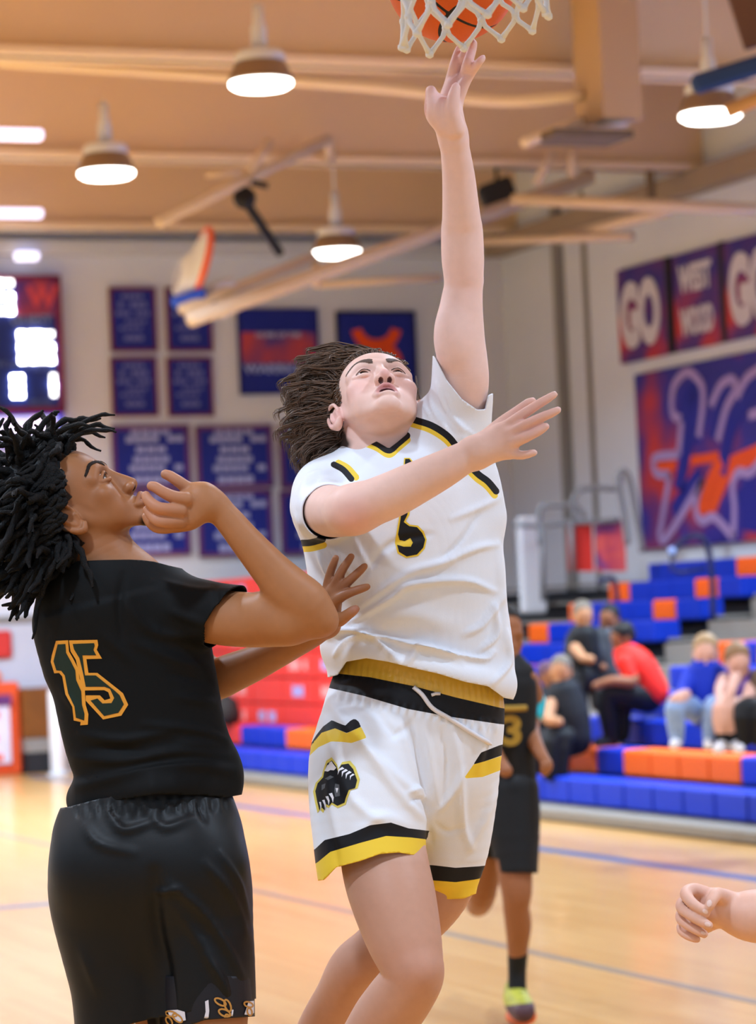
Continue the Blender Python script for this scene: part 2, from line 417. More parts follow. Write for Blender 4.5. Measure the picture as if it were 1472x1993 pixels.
# ------------------------------------------------------------------ the gym: materials
WALL = mat('painted_block', '#dfe4ef', 0.75, 0.25, noise=(0.6, 0.04))
WALLW = mat('white_paint', '#e6e6ea', 0.6, 0.3)
TAN = mat('tan_steel', '#e8c8a2', 0.6, 0.3, noise=(0.5, 0.06))
TANL = mat('pale_tan_steel', '#f5dcbc', 0.55, 0.3)
TANTUBE = mat('cream_tube', '#dcc3a8', 0.45, 0.4)
BLUE = mat('blue_plastic', '#0630b0', 0.5, 0.22)
BLUEP = mat('blue_pad', '#2451c9', 0.45, 0.4)
ORANGE = mat('orange_plastic', '#f26418', 0.5, 0.22)
REDP = mat('red_vinyl', '#e8372c', 0.5, 0.35)
GREY = mat('grey_steel', '#8d8a85', 0.5, 0.4)
LGREY = mat('light_grey_laminate', '#8b857d', 0.5, 0.4)
DARK = mat('dark_gap', '#23262b', 0.6, 0.3)
BLACK = mat('black_paint', '#141519', 0.5, 0.4)
NAVYTUBE = mat('navy_tube', '#181d48', 0.4, 0.4)
RAIL = mat('grey_rail', '#86888a', 0.4, 0.5)
LED = mat('led_white', '#ffffff', 0.5, 0.2, emit=('#fffaf2', 9.0))
LEDB = mat('led_cool', '#ffffff', 0.5, 0.2, emit=('#d9d6ff', 1.6))
BOARD = mat('scoreboard_navy', '#152a78', 0.45, 0.4)
MAROON = mat('maroon_frame', '#7a2648', 0.5, 0.3)
PRINT = mat('pale_print', '#b9bfe8', 0.6, 0.3)
PRINTW = mat('white_print', '#d8d3da', 0.6, 0.3)
NAVY = mat('navy_vinyl', '#1b2a8e', 0.6, 0.3, noise=(2.0, 0.12))
INDIGO = mat('indigo_vinyl', '#1a1f78', 0.6, 0.3, noise=(2.0, 0.15))
PURPLE = mat('purple_trim', '#6a3777', 0.6, 0.3)
ORANGEP = mat('orange_print', '#f0551c', 0.6, 0.3)
REDPR = mat('red_print', '#cf3a33', 0.6, 0.3)
BROWN = mat('brown_wood', '#7d4c1d', 0.5, 0.35, noise=(6, 0.15))
def vinyl_mix(name, cols, scale=0.9):
    """printed vinyl: a soft marbling of team colours"""
    m = bpy.data.materials.new(name); m.use_nodes = True; nt = m.node_tree; N, L = nt.nodes, nt.links; b = N['Principled BSDF']; b.inputs['Roughness'].default_value = 0.55
    tc = N.new('ShaderNodeTexCoord'); no = N.new('ShaderNodeTexNoise'); no.inputs['Scale'].default_value = scale; no.inputs['Detail'].default_value = 2
    L.new(tc.outputs['Object'], no.inputs['Vector']); cr = N.new('ShaderNodeValToRGB'); L.new(no.outputs[0], cr.inputs[0])
    for i, (p, c) in enumerate(cols):
        e = cr.color_ramp.elements[i] if i < 2 else cr.color_ramp.elements.new(p); e.position = p; e.color = srgb(c)
    L.new(cr.outputs[0], b.inputs['Base Color']); return m
MIX = vinyl_mix('banner_marbling', [(0.36, '#241d86'), (0.66, '#c4302f'), (0.46, '#2b2190'), (0.54, '#74296f')])
MIX2 = vinyl_mix('sign_marbling', [(0.3, '#262084'), (0.62, '#c22f35'), (0.46, '#5a2a78')], 1.6)
def wood_floor():
    m = bpy.data.materials.new('maple_floor'); m.use_nodes = True; nt = m.node_tree; N, L = nt.nodes, nt.links; b = N['Principled BSDF']
    tc = N.new('ShaderNodeTexCoord'); mp = N.new('ShaderNodeMapping'); mp.inputs['Rotation'].default_value = (0, 0, math.pi/2); L.new(tc.outputs['Object'], mp.inputs[0])
    br = N.new('ShaderNodeTexBrick'); br.inputs['Scale'].default_value = 1.0; br.inputs['Brick Width'].default_value = 1.1; br.inputs['Row Height'].default_value = 0.057
    br.inputs['Mortar Size'].default_value = 0.0008; br.inputs['Color1'].default_value = srgb('#d2a362'); br.inputs['Color2'].default_value = srgb('#c6914c'); br.inputs['Mortar'].default_value = srgb('#a8763e')
    L.new(mp.outputs[0], br.inputs[0])
    no = N.new('ShaderNodeTexNoise'); no.inputs['Scale'].default_value = 0.7; no.inputs['Detail'].default_value = 4; L.new(tc.outputs['Object'], no.inputs[0])
    mr = N.new('ShaderNodeMapRange'); mr.inputs[3].default_value = 0.9; mr.inputs[4].default_value = 1.08; L.new(no.outputs[0], mr.inputs[0])
    mx = N.new('ShaderNodeVectorMath'); mx.operation = 'MULTIPLY'; L.new(br.outputs[0], mx.inputs[0]); L.new(mr.outputs[0], mx.inputs[1])
    L.new(mx.outputs[0], b.inputs['Base Color']); b.inputs['Roughness'].default_value = 0.3; b.inputs['Specular IOR Level'].default_value = 0.5
    b.inputs['Coat Weight'].default_value = 0.35; b.inputs['Coat Roughness'].default_value = 0.12
    return m
def struct(name, mb, mats, smooth=False): o = mb.build(name, mats, None, smooth); o['kind'] = 'structure'; return o
WX, WY, ZC = 14.5, 31.5, 7.25          # right wall, far wall, ceiling deck
XL, YB = -9.0, -4.5
# ------------------------------------------------------------------ shell
fl = struct('floor', MB().box(((XL+WX)/2, (YB+WY)/2, -0.06), (WX-XL, WY-YB, 0.12)), wood_floor())
def stripe(x0, y0, x1, y1, m):
    MB().box(((x0+x1)/2, (y0+y1)/2, 0.0008), (abs(x1-x0), abs(y1-y0), 0.0016)).build('line_marking', m, fl)
LBLUE = mat('blue_court_paint', '#3a628c', 0.3, 0.5, coat=0.3); LGR = mat('grey_court_paint', '#7f7368', 0.35, 0.4, coat=0.3)
stripe(8.09, YB, 8.23, 30.5, LBLUE); stripe(5.66, -2, 5.72, 30, LGR); stripe(-8, 16.35, 5.66, 16.5, LBLUE)
LPALE = mat('pale_court_paint', '#e2cdb0', 0.35, 0.4, coat=0.3)
stripe(3.3, 3.6, 3.36, 8.5, LPALE)
wf = struct('wall_far', MB().box(((XL+WX)/2, WY+0.15, 3.6), (WX-XL, 0.3, 7.4)), WALL)
wr = struct('wall_right', MB().box((WX+0.15, (YB+WY)/2+0.15, 3.6), (0.3, WY-YB+0.3, 7.4)), WALL)
ce = struct('ceiling', MB().box(((XL+WX)/2, (YB+WY)/2, ZC+0.1), (WX-XL+0.6, WY-YB+0.6, 0.2)), TAN)
for i, yb in enumerate((17.0, 21.6, 26.4, 31.0)):
    if i < 3:
        y = {0: 21.4-4.6, 1: 21.4, 2: 26.1}[i]
    else: y = 30.75
    mb = MB(); z0 = 6.12
    mb.box(((XL+WX)/2, y, (z0+ZC)/2), (WX-XL, 0.1, ZC-z0)); mb.mat(1).box(((XL+WX)/2, y, z0+0.03), (WX-XL, 0.34, 0.06))
    struct('beam' if i == 0 else 'beam', mb, [TAN, TANL])
# purlins between the beams
for x in (-6, -2, 2, 6, 10, 13.5):
    struct('purlin_trim', MB().box((x, 14, ZC-0.06), (0.12, 34, 0.12)), TAN)
struct('trim_1', MB().box((WX-0.12, 13.5, 6.0), (0.24, 36, 0.22)), mat('taupe_trim', '#a3907a', 0.6))
struct('trim_2', MB().box((2.75, WY-0.1, 6.0), (23.5, 0.2, 0.16)), WALL)
# corner pilasters and seams of the walls
for (xa, xb) in ((14.05, 14.5),): struct('pilaster_trim', MB().box(((xa+xb)/2, WY-0.16, 3.2), (xb-xa, 0.32, 6.3)), WALLW)
for y in (29.55, 19.2): struct('wall_trim', MB().box((WX-0.04, y, 3.2), (0.08, 0.16, 6.3)), GREY if y > 29 else WALL)
struct('wall_trim', MB().box((WX-0.02, 28.9, 3.6), (0.04, 0.06, 5.5)), LGREY)
struct('trim_3', MB().box((7.5, WY-0.04, 1.75), (5.0, 0.08, 0.07)), GREY)
struct('wall_trim', MB().box((7.0, WY-0.03, 0.9), (4.6, 0.06, 1.6)), mat('pale_blue_pad', '#c6cede', 0.5, 0.3))
# ------------------------------------------------------------------ lamps
def high_bay(loc, label, dia=0.5):
    t = empty('high_bay_lamp', loc); tag(t, label, 'lamp', 'high bay lamps under the beams')
    SHD = mat('lamp_shade_grey', '#8d7560', 0.35, 0.5, 0.3); HS = mat('lamp_housing', '#e2e3ea', 0.35, 0.5, 0.0); r = dia/2
    c = np.array(loc)
    MB().lathe(c, [(r*0.94, 0.0), (r, 0.012), (r*0.98, 0.03), (r*0.78, 0.14), (r*0.72, 0.15)], 32).build('lamp_shade', SHD, t, True)
    MB().lathe(c+np.array([0, 0, 0.15]), [(r*0.74, 0), (r*0.76, 0.02), (r*0.76, 0.06), (r*0.66, 0.085), (r*0.3, 0.1)], 32).build('heat_sink', HS, t, True)
    MB().lathe(c+np.array([0, 0, 0.25]), [(r*0.24, 0), (r*0.24, 0.16), (r*0.17, 0.2), (r*0.17, 0.34)], 20).build('ballast', HS, t, True)
    MB().lathe(c, [(r*0.5, -0.062), (r*0.8, -0.05), (r*0.95, -0.025), (r*0.95, 0.0)], 32).build('lens', LED, t, True)
    top = 6.1 if c[0] < 8.5 else ZC; h0 = c[2]+0.59
    if top > h0: MB().tube([c+np.array([0, 0, 0.58]), [c[0], c[1], top]], 0.012, 8).build('stem', HS, t)
    lamp_light((c[0], c[1], c[2]-0.05), LAMP_POWER*3.2, dia*0.9)
    return t
high_bay(at(508, 160, 21.3), 'round white high bay lamp under the nearest beam above the empty air', 0.5)
high_bay(at(207, 335, 24.0), 'glowing high bay lamp left of all others above the scoreboard', 0.5)
high_bay(at(656, 489, 28.4), 'smallest high bay lamp beside the raised far basket', 0.5)
high_bay(at(1383, 222, 21.8), 'high bay lamp overlapped by the blue padded side backboard', 0.5)
for x in (-6, -0.5, 5, 10.5):
    for y in (-3.0, 2.5, 8.0, 13.5): lamp_light((x, y, 5.75), LAMP_POWER*(0.45 if y < 0 else 0.8 if y < 10 else 1.0))
for x, y in ((-5.5, 18.5), (0.0, 18.5), (12.5, 18.5), (-5.5, 22.8), (0.5, 22.8), (4.0, 22.8), (-5.5, 27.0), (0.0, 27.0), (5.5, 27.0)): lamp_light((x, y, 5.7), LAMP_POWER*(2.4 if x > 10 else 1.6 if y < 20 else 2.1))
for (x0, x1, py) in ((-60, 98, 251), (-60, 98, 405), (-30, 18, 525)):
    D = {251: 26.0, 405: 31.0, 525: 33.5}[py]; a, b = at(x0, py, D), at(x1, py+2, D); a[1] = b[1] = min(a[1], 31.2); a[2] = b[2]
    mb = MB().box((a+b)/2, (b[0]-a[0], 0.12, 0.1), bev=0.02)
    o = mb.build('strip_light', LEDB); tag(o, {251: 'cool white strip light glowing along the second beam', 405: 'cool white strip light glowing along the third beam', 525: 'short cool white strip light just above the scoreboard'}[py], 'light')
# ------------------------------------------------------------------ far wall boards
def rect(px0, py0, px1, py1, axis, val):
    a = onplane(px0, (py0+py1)/2, axis, val); b = onplane(px1, (py0+py1)/2, axis, val); xm = (px0+px1)/2
    t = onplane(xm, py0, axis, val); u = onplane(xm, py1, axis, val); k = 1-axis
    return a[k], b[k], u[2], t[2]
def far_board(name, px0, py0, px1, py1, th=0.05, y=None, mats=NAVY, parent=None):
    y = WY-0.004 if y is None else y
    x0, x1, z0, z1 = rect(px0, py0, px1, py1, 1, y-th)
    return MB().box(((x0+x1)/2, y-th/2, (z0+z1)/2), (x1-x0, th, z1-z0)).build(name, mats, parent), (x0, x1, z0, z1, y-th)
def text_mesh(body, o, u, w, height, width, m, parent, name='lettering', bold=0.02, depth=0.006):
    """raised lettering: baseline origin o, directions u (reading) and w (up); fitted to height and width"""
    c = bpy.data.curves.new('text', 'FONT'); c.body = body; c.size = 1; c.offset = bold; c.extrude = 0.02
    ob = bpy.data.objects.new('text', c); COL.objects.link(ob); dg = bpy.context.evaluated_depsgraph_get(); me = bpy.data.meshes.new_from_object(ob.evaluated_get(dg))
    bpy.data.objects.remove(ob)
    V = np.array([v.co[:] for v in me.vertices]); F = [tuple(p.vertices) for p in me.polygons]; bpy.data.meshes.remove(me)
    lo, hi = V.min(0), V.max(0); V = (V-lo)/(hi-lo+1e-9)
    u, w = np.array(u, float), np.array(w, float); n = np.cross(u, w)
    return link_mesh(name, np.array(o)+np.outer(V[:, 0]*width, u)+np.outer(V[:, 1]*height, w)+np.outer(V[:, 2]*depth, n), F, m, parent)
def bars(board, r, rows, m, axis=1):
    """illegible small print seen from afar: raised pale print rows (centre x, y, width, height as fractions)"""
    x0, x1, z0, z1, y = r
    mb = MB()
    for (cx_, cy_, w, h) in rows:
        n = max(2, int(w*9)); X0 = x0+(cx_-w/2)*(x1-x0); W_ = w*(x1-x0)
        for i in range(n):
            if (i*7+int(cy_*31)) % 5 == 4 and n > 4: continue
            mb.box((X0+W_*(i+0.5)/n, y-0.002, z0+cy_*(z1-z0)), (W_/n*0.82, 0.004, h*(z1-z0)))
    mb.build('print', m, board)['kind'] = 'stuff'
def frame(board, r, m, t=0.03, axis=1):
    x0, x1, z0, z1, y = r; mb = MB()
    for (cx_, cz_, w, h) in (((x0+x1)/2, z0, x1-x0+t, t), ((x0+x1)/2, z1, x1-x0+t, t), (x0, (z0+z1)/2, t, z1-z0), (x1, (z0+z1)/2, t, z1-z0)): mb.box((cx_, y-0.004, cz_), (w, 0.02, h))
    mb.build('border', m, board)
TALL = [(0.5, 0.88, 0.5, 0.07), (0.5, 0.74, 0.66, 0.09), (0.5, 0.6, 0.78, 0.07), (0.5, 0.47, 0.6, 0.05), (0.5, 0.36, 0.66, 0.05), (0.5, 0.2, 0.44, 0.08)]
for i, (q, lab) in enumerate((((216, 562, 302, 682), 'small navy championship banner top left of the four beside the scoreboard'), ((326, 562, 410, 682), 'small navy banner partly behind the raised basket'),
      ((219, 698, 304, 808), 'small navy banner at the bottom left of the four hung in a square'), ((328, 698, 412, 808), 'small navy banner at the bottom right of the four hung in a square'))):
    b, r = far_board('pennant_banner', *q); tag(b, lab, 'banner', 'small navy banners on the far wall'); bars(b, r, TALL, mat('dull_print', '#6f79c0', 0.6, 0.3)); frame(b, r, MAROON)
LOWR = [(0.5, 0.93, 0.55, 0.09), (0.5, 0.8, 0.9, 0.1), (0.5, 0.62, 0.42, 0.1), (0.5, 0.45, 0.5, 0.1), (0.5, 0.3, 0.86, 0.1), (0.5, 0.1, 0.5, 0.13)]
LAVENDER = mat('lavender_print', '#a9b2e6', 0.6, 0.3)
for i, (q, lab) in enumerate((((222, 832, 366, 945), 'wide blue record banner under the four small ones, left of its pair'), ((386, 832, 527, 945), 'wide blue record banner behind the raised palm of the player in black'),
      ((224, 958, 366, 1078), 'lower wide blue record banner behind the fingers of the player in black'), ((389, 958, 527, 1078), 'lower wide blue record banner behind the forearm of the player in black'),
      ((548, 832, 690, 945), 'wide blue record banner behind the hair of the jumping player'), ((550, 958, 690, 1074), 'lower wide blue record banner behind the sleeve of the jumping player'))):
    b, r = far_board('record_banner', *q); tag(b, lab, 'banner', 'wide blue record banners on the far wall'); bars(b, r, LOWR, LAVENDER); frame(b, r, PURPLE, 0.05)
b, r = far_board('sponsor_banner', 466, 603, 619, 765); tag(b, 'indigo wall banner with a purple red middle band and pale lettering', 'banner'); frame(b, r, INDIGO, 0.03)
x0, x1, z0, z1, y = r
MB().box(((x0+x1)/2, y-0.002, z0+0.545*(z1-z0)), (x1-x0-0.06, 0.004, 0.37*(z1-z0))).build('band', vinyl_mix('band_marbling', [(0.35, '#5d3a86'), (0.62, '#c2434a'), (0.5, '#a03f60')], 2.2), b)
mb = MB()
text_mesh('HOME OF THE', (x0+0.22, y-0.006, z0+0.67*(z1-z0)), (1, 0, 0), (0, 0, 1), 0.06, 0.56, PRINT, b)
text_mesh('WARRIORS', (x0+0.04, y-0.006, z0+0.24*(z1-z0)), (1, 0, 0), (0, 0, 1), 0.11, 0.9, mat('blue_white_print', '#9fb0ee', 0.6), b, bold=0.03)
b, r = far_board('logo_banner', 659, 608, 809, 772); tag(b, 'indigo wall banner with a big orange interlocked emblem', 'banner'); frame(b, r, mat('ink_border', '#15164a'), 0.03)
x0, x1, z0, z1, y = r
def arc(cx_, cy_, rx, ry, a0, a1, w0, w1, n=14):
    A = [math.radians(a0+(a1-a0)*i/n) for i in range(n+1)]; o_ = []; i_ = []
    for k, a in enumerate(A):
        s_ = k/n; w = w0+(w1-w0)*(1-abs(2*s_-1)); o_.append((cx_+(rx+w/2)*math.cos(a), cy_+(ry+w/2)*math.sin(a))); i_.append((cx_+(rx-w/2)*math.cos(a), cy_+(ry-w/2)*math.sin(a)))
    return o_+i_[::-1]
mb = MB(); ox, oz = (x0+x1)/2, z0+0.62*(z1-z0)
mb.prism(arc(0, 0.27, 0.27, 0.27, 195, 345, 0.13, 0.16), (ox, y-0.001, oz-0.02), (1, 0, 0), (0, 0, 1), (0, -0.006, 0))
mb.build('emblem', ORANGEP, b); mb = MB()
mb.prism(arc(0, -0.27, 0.27, 0.27, 15, 165, 0.13, 0.16), (ox, y-0.001, oz-0.02), (1, 0, 0), (0, 0, 1), (0, -0.009, 0))
mb.build('emblem', ORANGEP, b)
# scoreboard
t = empty('scoreboard', onplane(0, 805, 1, WY-0.12)); tag(t, 'navy electronic scoreboard with white lit digits and maroon edge', 'scoreboard')
b, r = far_board('cabinet', -150, 541, 117, 800, 0.18, mats=BOARD, parent=t); frame(t, r, MAROON, 0.07)
x0, x1, z0, z1, y = r
X = lambda px, py: onplane(px, py, 1, y-0.01)
def seg_digit(ch, px, py, w, h, mb, th=0.045):
    """seven-segment digit of glowing bars; px,py = its centre in the photo, w,h metres"""
    S = {'0': 'abcdef', '1': 'bc', '2': 'abged', '3': 'abgcd', '4': 'fgbc', '5': 'afgcd', '6': 'afgedc', '7': 'abc', '8': 'abcdefg', '9': 'abcdfg'}[ch]; c = X(px, py); c[1] = y
    P_ = {'a': (0, h/2, w, 0), 'g': (0, 0, w, 0), 'd': (0, -h/2, w, 0), 'f': (-w/2, h/4, 0, h/2), 'b': (w/2, h/4, 0, h/2), 'e': (-w/2, -h/4, 0, h/2), 'c': (w/2, -h/4, 0, h/2)}
    for s_ in S:
        dx, dz, lw, lh = P_[s_]; mb.box((c[0]+dx, y-0.015, c[2]+dz), (lw+th if lw else th, 0.03, lh+th if lh else th))
LEDD = mat('led_digit', '#ffffff', 0.5, 0.2, emit=('#ffffff', 5.0))
mb = MB(); seg_digit('5', 8, 578, 0.14, 0.32, mb, 0.07); mb.build('digit', LEDD, t)
for ch, px in (('8', 53), ('5', 88)): mb = MB(); seg_digit(ch, px, 676, 0.13, 0.3, mb, 0.065); mb.build('digit', LEDD, t)
for ch, px, py in (('0', 34, 752), ('1', 98, 750)): mb = MB(); seg_digit(ch, px, py, 0.075, 0.2, mb, 0.055); mb.build('digit', LEDD, t)
MB().box(X(72, 578)+np.array([0, 0.005, 0]), (0.5, 0.01, 0.44)).build('team_panel', vinyl_mix('panel_marbling', [(0.38, '#4a2a7c'), (0.6, '#b8404e'), (0.5, '#7d2f66')], 2.5), t)
q = X(36, 610); text_mesh('W', X(52, 600), (1, 0, 0), (0, 0, 1), 0.26, 0.38, mat('coral_print', '#d8505a', 0.6), t, bold=0.04)
text_mesh('GUEST', X(22, 633), (1, 0, 0), (0, 0, 1), 0.12, 0.48, mat('slate_print', '#7d8fc0', 0.6), t)
for px, py, s_ in ((-5, 715, 'POSS'), (17, 718, 'FOULS'), (64, 722, 'BONUS'), (58, 790, 'PERIOD')): text_mesh(s_, X(px, py), (1, 0, 0), (0, 0, 1), 0.07, 0.26, mat('dim_print', '#5568a8', 0.6), t)
b, r = far_board('video_board', -150, 806, 118, 866, 0.12, mats=mat('led_panel', '#dfe0ff', 0.5, emit=('#cfd0ff', 0.75))); tag(b, 'lit white and blue video strip under the scoreboard', 'screen'); frame(b, r, mat('screen_blue', '#2a35c8', emit=('#2a35c8', 0.5)), 0.06)
mb = MB(); x0, x1, z0, z1, y = r
for i in range(9): mb.box((x1-0.12-i*0.17, y-0.003, z0+0.2+0.07*math.sin(i*2.3)), (0.09, 0.006, 0.1+0.04*(i % 3)))
mb.build('screen_graphic', mat('screen_pink', '#f0c8f0', emit=('#f3cff2', 1.1)), b)
# ------------------------------------------------------------------ right wall boards
def right_board(name, px0, py0, px1, py1, th, mats, y_ref=None):
    a = onplane(px0, (py0+py1)/2, 0, WX-th); b = onplane(px1, (py0+py1)/2, 0, WX-th)
    return a[1], b[1]
def wall_sign(name, ya, yb, z0, z1, m, label, th=0.06):
    b = MB().box((WX-th/2-0.005, (ya+yb)/2, (z0+z1)/2), (th, abs(ya-yb), z1-z0)).build(name, m); tag(b, label, 'sign'); return b
xs = WX-0.071
s1 = wall_sign('cheer_sign', 28.03, 26.9, 4.28, 5.32, MIX2, 'red and purple wall sign reading GO at the left of the row')
mb = MB(); mb.box((WX-0.03, 26.85, 4.8), (0.07, 0.1, 1.04)); mb.build('edge', BLACK, s1)
text_mesh('GO', (xs, 27.95, 4.42), (0, -1, 0), (0, 0, 1), 0.74, 0.92, PRINTW, s1, bold=0.06)
s2 = wall_sign('cheer_sign', 26.72, 25.72, 4.28, 5.31, MIX2, 'wall sign reading WEST WOOD in the middle of the row'); MB().box((WX-0.03, 25.67, 4.8), (0.07, 0.1, 1.04)).build('edge', BLACK, s2)
text_mesh('WEST', (xs, 26.58, 4.88), (0, -1, 0), (0, 0, 1), 0.3, 0.72, PRINTW, s2, bold=0.05); text_mesh('WOOD', (xs, 26.58, 4.42), (0, -1, 0), (0, 0, 1), 0.3, 0.72, PRINTW, s2, bold=0.05)
s3 = wall_sign('cheer_sign', 25.6, 24.5, 4.28, 5.3, MIX2, 'purple wall sign cut by the picture edge with a big white G')
text_mesh('GO', (xs, 25.5, 4.4), (0, -1, 0), (0, 0, 1), 0.76, 0.92, PRINTW, s3, bold=0.06)
s4 = wall_sign('mascot_mural', 27.72, 23.4, 2.2, 4.13, MIX, 'big purple and red wall mural of an outlined letter W')
def mural_pt(cx_, cy_): p = onplane(1160+cx_*0.321, 440+cy_*0.321, 0, xs); return (27.72-p[1], p[2]-2.2)
def mural_line(pts, wd, m, name, dx=0.0):
    Q = crom([mural_pt(*p) for p in pts], 5); d = np.gradient(Q, axis=0); d /= np.linalg.norm(d, axis=1, keepdims=True)+1e-9; nn = np.stack([-d[:, 1], d[:, 0]], 1)*wd/2
    Q = np.clip(Q, [0.02, 0.02], [4.2, 1.9]); A = np.concatenate([Q+nn, Q-nn]); n = len(Q); P3 = lambda off: [(xs+0.004-off, 27.72-a, 2.2+c) for a, c in A]
    F = [(i, i+1, n+i+1, n+i) for i in range(n-1)]; G = [tuple(2*n+k for k in f[::-1]) for f in F]; E = [(i+1, i, 2*n+i, 2*n+i+1) for i in range(n-1)]+[(n+i, n+i+1, 3*n+i+1, 3*n+i) for i in range(n-1)]
    MB().add(P3(0)+P3(0.006+dx), F+G+E).build(name, m, s4)
LILAC = mat('lilac_outline', '#a98fc4', 0.6)
for poly in ([(370, 1435), (490, 1425), (482, 1480), (372, 1488)], [(575, 1395), (745, 1365), (745, 1430), (568, 1452)], [(640, 1745), (690, 1560), (725, 1450), (800, 1400), (1050, 1290), (1050, 1400), (870, 1485), (800, 1560), (720, 1745), (680, 1735)]):
    MB().prism([mural_pt(*p) for p in poly], (xs+0.004, 27.72, 2.2), (0, -1, 0), (0, 0, 1), (-0.002, 0, 0)).build('crossbar', ORANGEP, s4)
DB = mat('deep_blue_print', '#1a1f8c', 0.6)
for pts, w in (([(520, 1190), (545, 1060), (590, 1000), (610, 1060), (560, 1300), (500, 1600)], 0.22), ([(700, 1290), (760, 1060), (810, 980)], 0.12), ([(760, 1500), (830, 1200), (960, 980), (1050, 900)], 0.2), ([(640, 1500), (560, 1600), (470, 1740)], 0.2), ([(900, 1560), (940, 1700), (940, 1850)], 0.4)):
    mural_line(pts, w, DB, 'stroke')
mural_line([(640, 1740), (690, 1560), (760, 1420)], 0.16, ORANGEP, 'stroke', 0.001)
for pts in ([(520, 1170), (475, 1150), (460, 1080), (480, 960), (560, 885), (640, 960), (650, 1080), (625, 1280)], [(700, 1090), (760, 965), (830, 930), (850, 990), (790, 1110), (740, 1300)], [(860, 1040), (910, 930), (1000, 860)],
            [(520, 1180), (505, 1385)], [(505, 1385), (370, 1400), (350, 1440), (370, 1500), (450, 1510)], [(450, 1510), (400, 1800), (392, 1880), (435, 1885), (650, 1540)], [(650, 1540), (615, 1640), (610, 1740), (650, 1790), (720, 1765), (835, 1890)], [(835, 1890), (842, 1700), (830, 1570), (870, 1490), (935, 1500), (1020, 1400)], [(930, 1150), (990, 1130), (1060, 1100)]):
    mural_line(pts, 0.1, LILAC, 'outline', 0.003)
# ------------------------------------------------------------------ bleachers
DX, DZ, X1, Z1 = 0.47, 0.19, 9.5, 0.31
SOFTO = ORANGE
def rowx(k): return X1+DX*k
def rowz(k): return Z1+DZ*k
def y_at(px, k, dz=-0.1):
    """gym length coordinate where row k's front edge crosses photo column px"""
    lo, hi = 3.0, 45.0
    for _ in range(50):
        mm = (lo+hi)/2
        if pix((rowx(k), mm, rowz(k)+dz))[0] > px: lo = mm
        else: hi = mm
    return mm
def bleacher(name, label, ya, yb, colour, rows=range(10)):
    """stepped bank of seats between lengths ya < yb; every moulded seat block is a part"""
    t = empty(name, (rowx(0), (ya+yb)/2, 0)); tag(t, label, 'bleachers'); n = int(round((yb-ya)/0.46)); w = (yb-ya)/n
    proto = {}
    for k in rows:
        x, z = rowx(k), rowz(k)
        MB().box((x+DX/2+0.16, (ya+yb)/2, z-DZ/2-0.09), (DX-0.02+0.1, yb-ya, 0.03)).build('tread', LGREY, t)
        MB().box((x+0.2, (ya+yb)/2, max(0.02, z-0.24)/2), (0.03, yb-ya, max(0.02, z-0.24))).build('riser', GREY if k == 0 else DARK, t)
        for j in range(n):
            yc = ya+(j+0.5)*w; c = colour(k, yc, w)
            if c is None: continue
            if c not in proto:
                mb = MB().box((x+0.12, yc, z-0.1), (0.28, w-0.008, 0.2), bev=0.018); o = mb.build('seat_block', {'b': BLUE, 'o': ORANGE, 'r': REDP}[c], t); proto[c] = (o, x, yc, z)
            else:
                o0, x_, y_, z_ = proto[c]; o = o0.copy(); COL.objects.link(o); o.parent = t; o.location = o0.location+Vector((x-x_, yc-y_, z-z_))
    return t
Yr = 21.45
def col_right(k, y, w):
    if k == 1:
        j = int((Yr-y)/w); return 'b' if j >= 8 or y_at(1196, 1) < y < y_at(1150, 1) else 'o'
    if k == 5: return 'o' if y_at(1440, 5) < y < y_at(1325, 5) else 'b'
    if k == 6: return 'o' if y_at(1462, 6) < y < y_at(1408, 6) else 'b'
    return 'b'
bleacher('bleacher', 'near bank of blue and orange bleachers at the right edge with boys sitting', Yr-0.46*16, Yr, col_right)
OR = {9: [(1441, 24)], 8: [(1357, 22), (1216, 20)], 7: [(1275, 22), (1138, 18)], 6: [(1060, 18)], 4: [(1095, 16), (1006, 14)], 1: [(600, 26)]}
def col_left(k, y, w):
    for px, h in OR.get(k, ()):
        if y_at(px+h, k) <= y <= y_at(px-h, k): return 'o'
    if k >= 2 and y > 26.1: return None
    if k == 1 and y > 28.6: return 'r'
    return 'b'
lb = bleacher('bleacher', 'far bank of blue bleachers with single orange seats beyond the aisle', 23.45, 30.4, col_left)
# aisle steps between the two banks
t = empty('aisle_stairs', (9.8, 22.45, 0)); tag(t, 'grey stepped aisle between the two bleacher banks', 'stairs')
for k in range(10): MB().box((rowx(k)+0.3, 22.45, rowz(k)/2-0.12), (0.5, 1.9, max(0.1, rowz(k)-0.2))).build('step', LGREY, t)
# kick board along the foot of the banks
struct('kickboard_trim', MB().box((9.42, 22.2, 0.05), (0.34, 16.6, 0.1), bev=0.02), mat('worn_grey_rubber', '#7d766c', 0.6, 0.3))
# folded bank of red fronted rows standing closed at the far end
t = empty('folded_bleacher', (10.25, 28.6, 0)); tag(t, 'folded red bank of bleachers with white sponsor print at the far end', 'bleachers'); FX, FY0, FY1 = 10.35, 26.3, 31.1
MB().box((FX+0.4, (FY0+FY1)/2, 1.1), (0.7, FY1-FY0, 1.8)).build('carcass', DARK, t)
SPR = mat('pinkish_print', '#e9a9a4', 0.6, 0.3)
for r_ in range(6):
    z = 0.45+r_*0.275
    for c_ in range(5):
        yc = FY1-0.48-c_*0.96; MB().box((FX+0.02*r_*0.5, yc, z+0.13), (0.06, 0.93, 0.262), bev=0.012).build('panel', REDP, t)
        if (r_+c_) % 4 != 3:
            q = MB()
            for e in range(5):
                if (e+r_+c_) % 4: q.box((FX-0.034+0.01*r_, yc+0.22-e*0.11, z+0.13), (0.006, 0.085, 0.1+0.02*(e % 2)))
            q.build('print', [SPR, SPR, LAVENDER][(r_*2+c_) % 3], t)['kind'] = 'stuff'
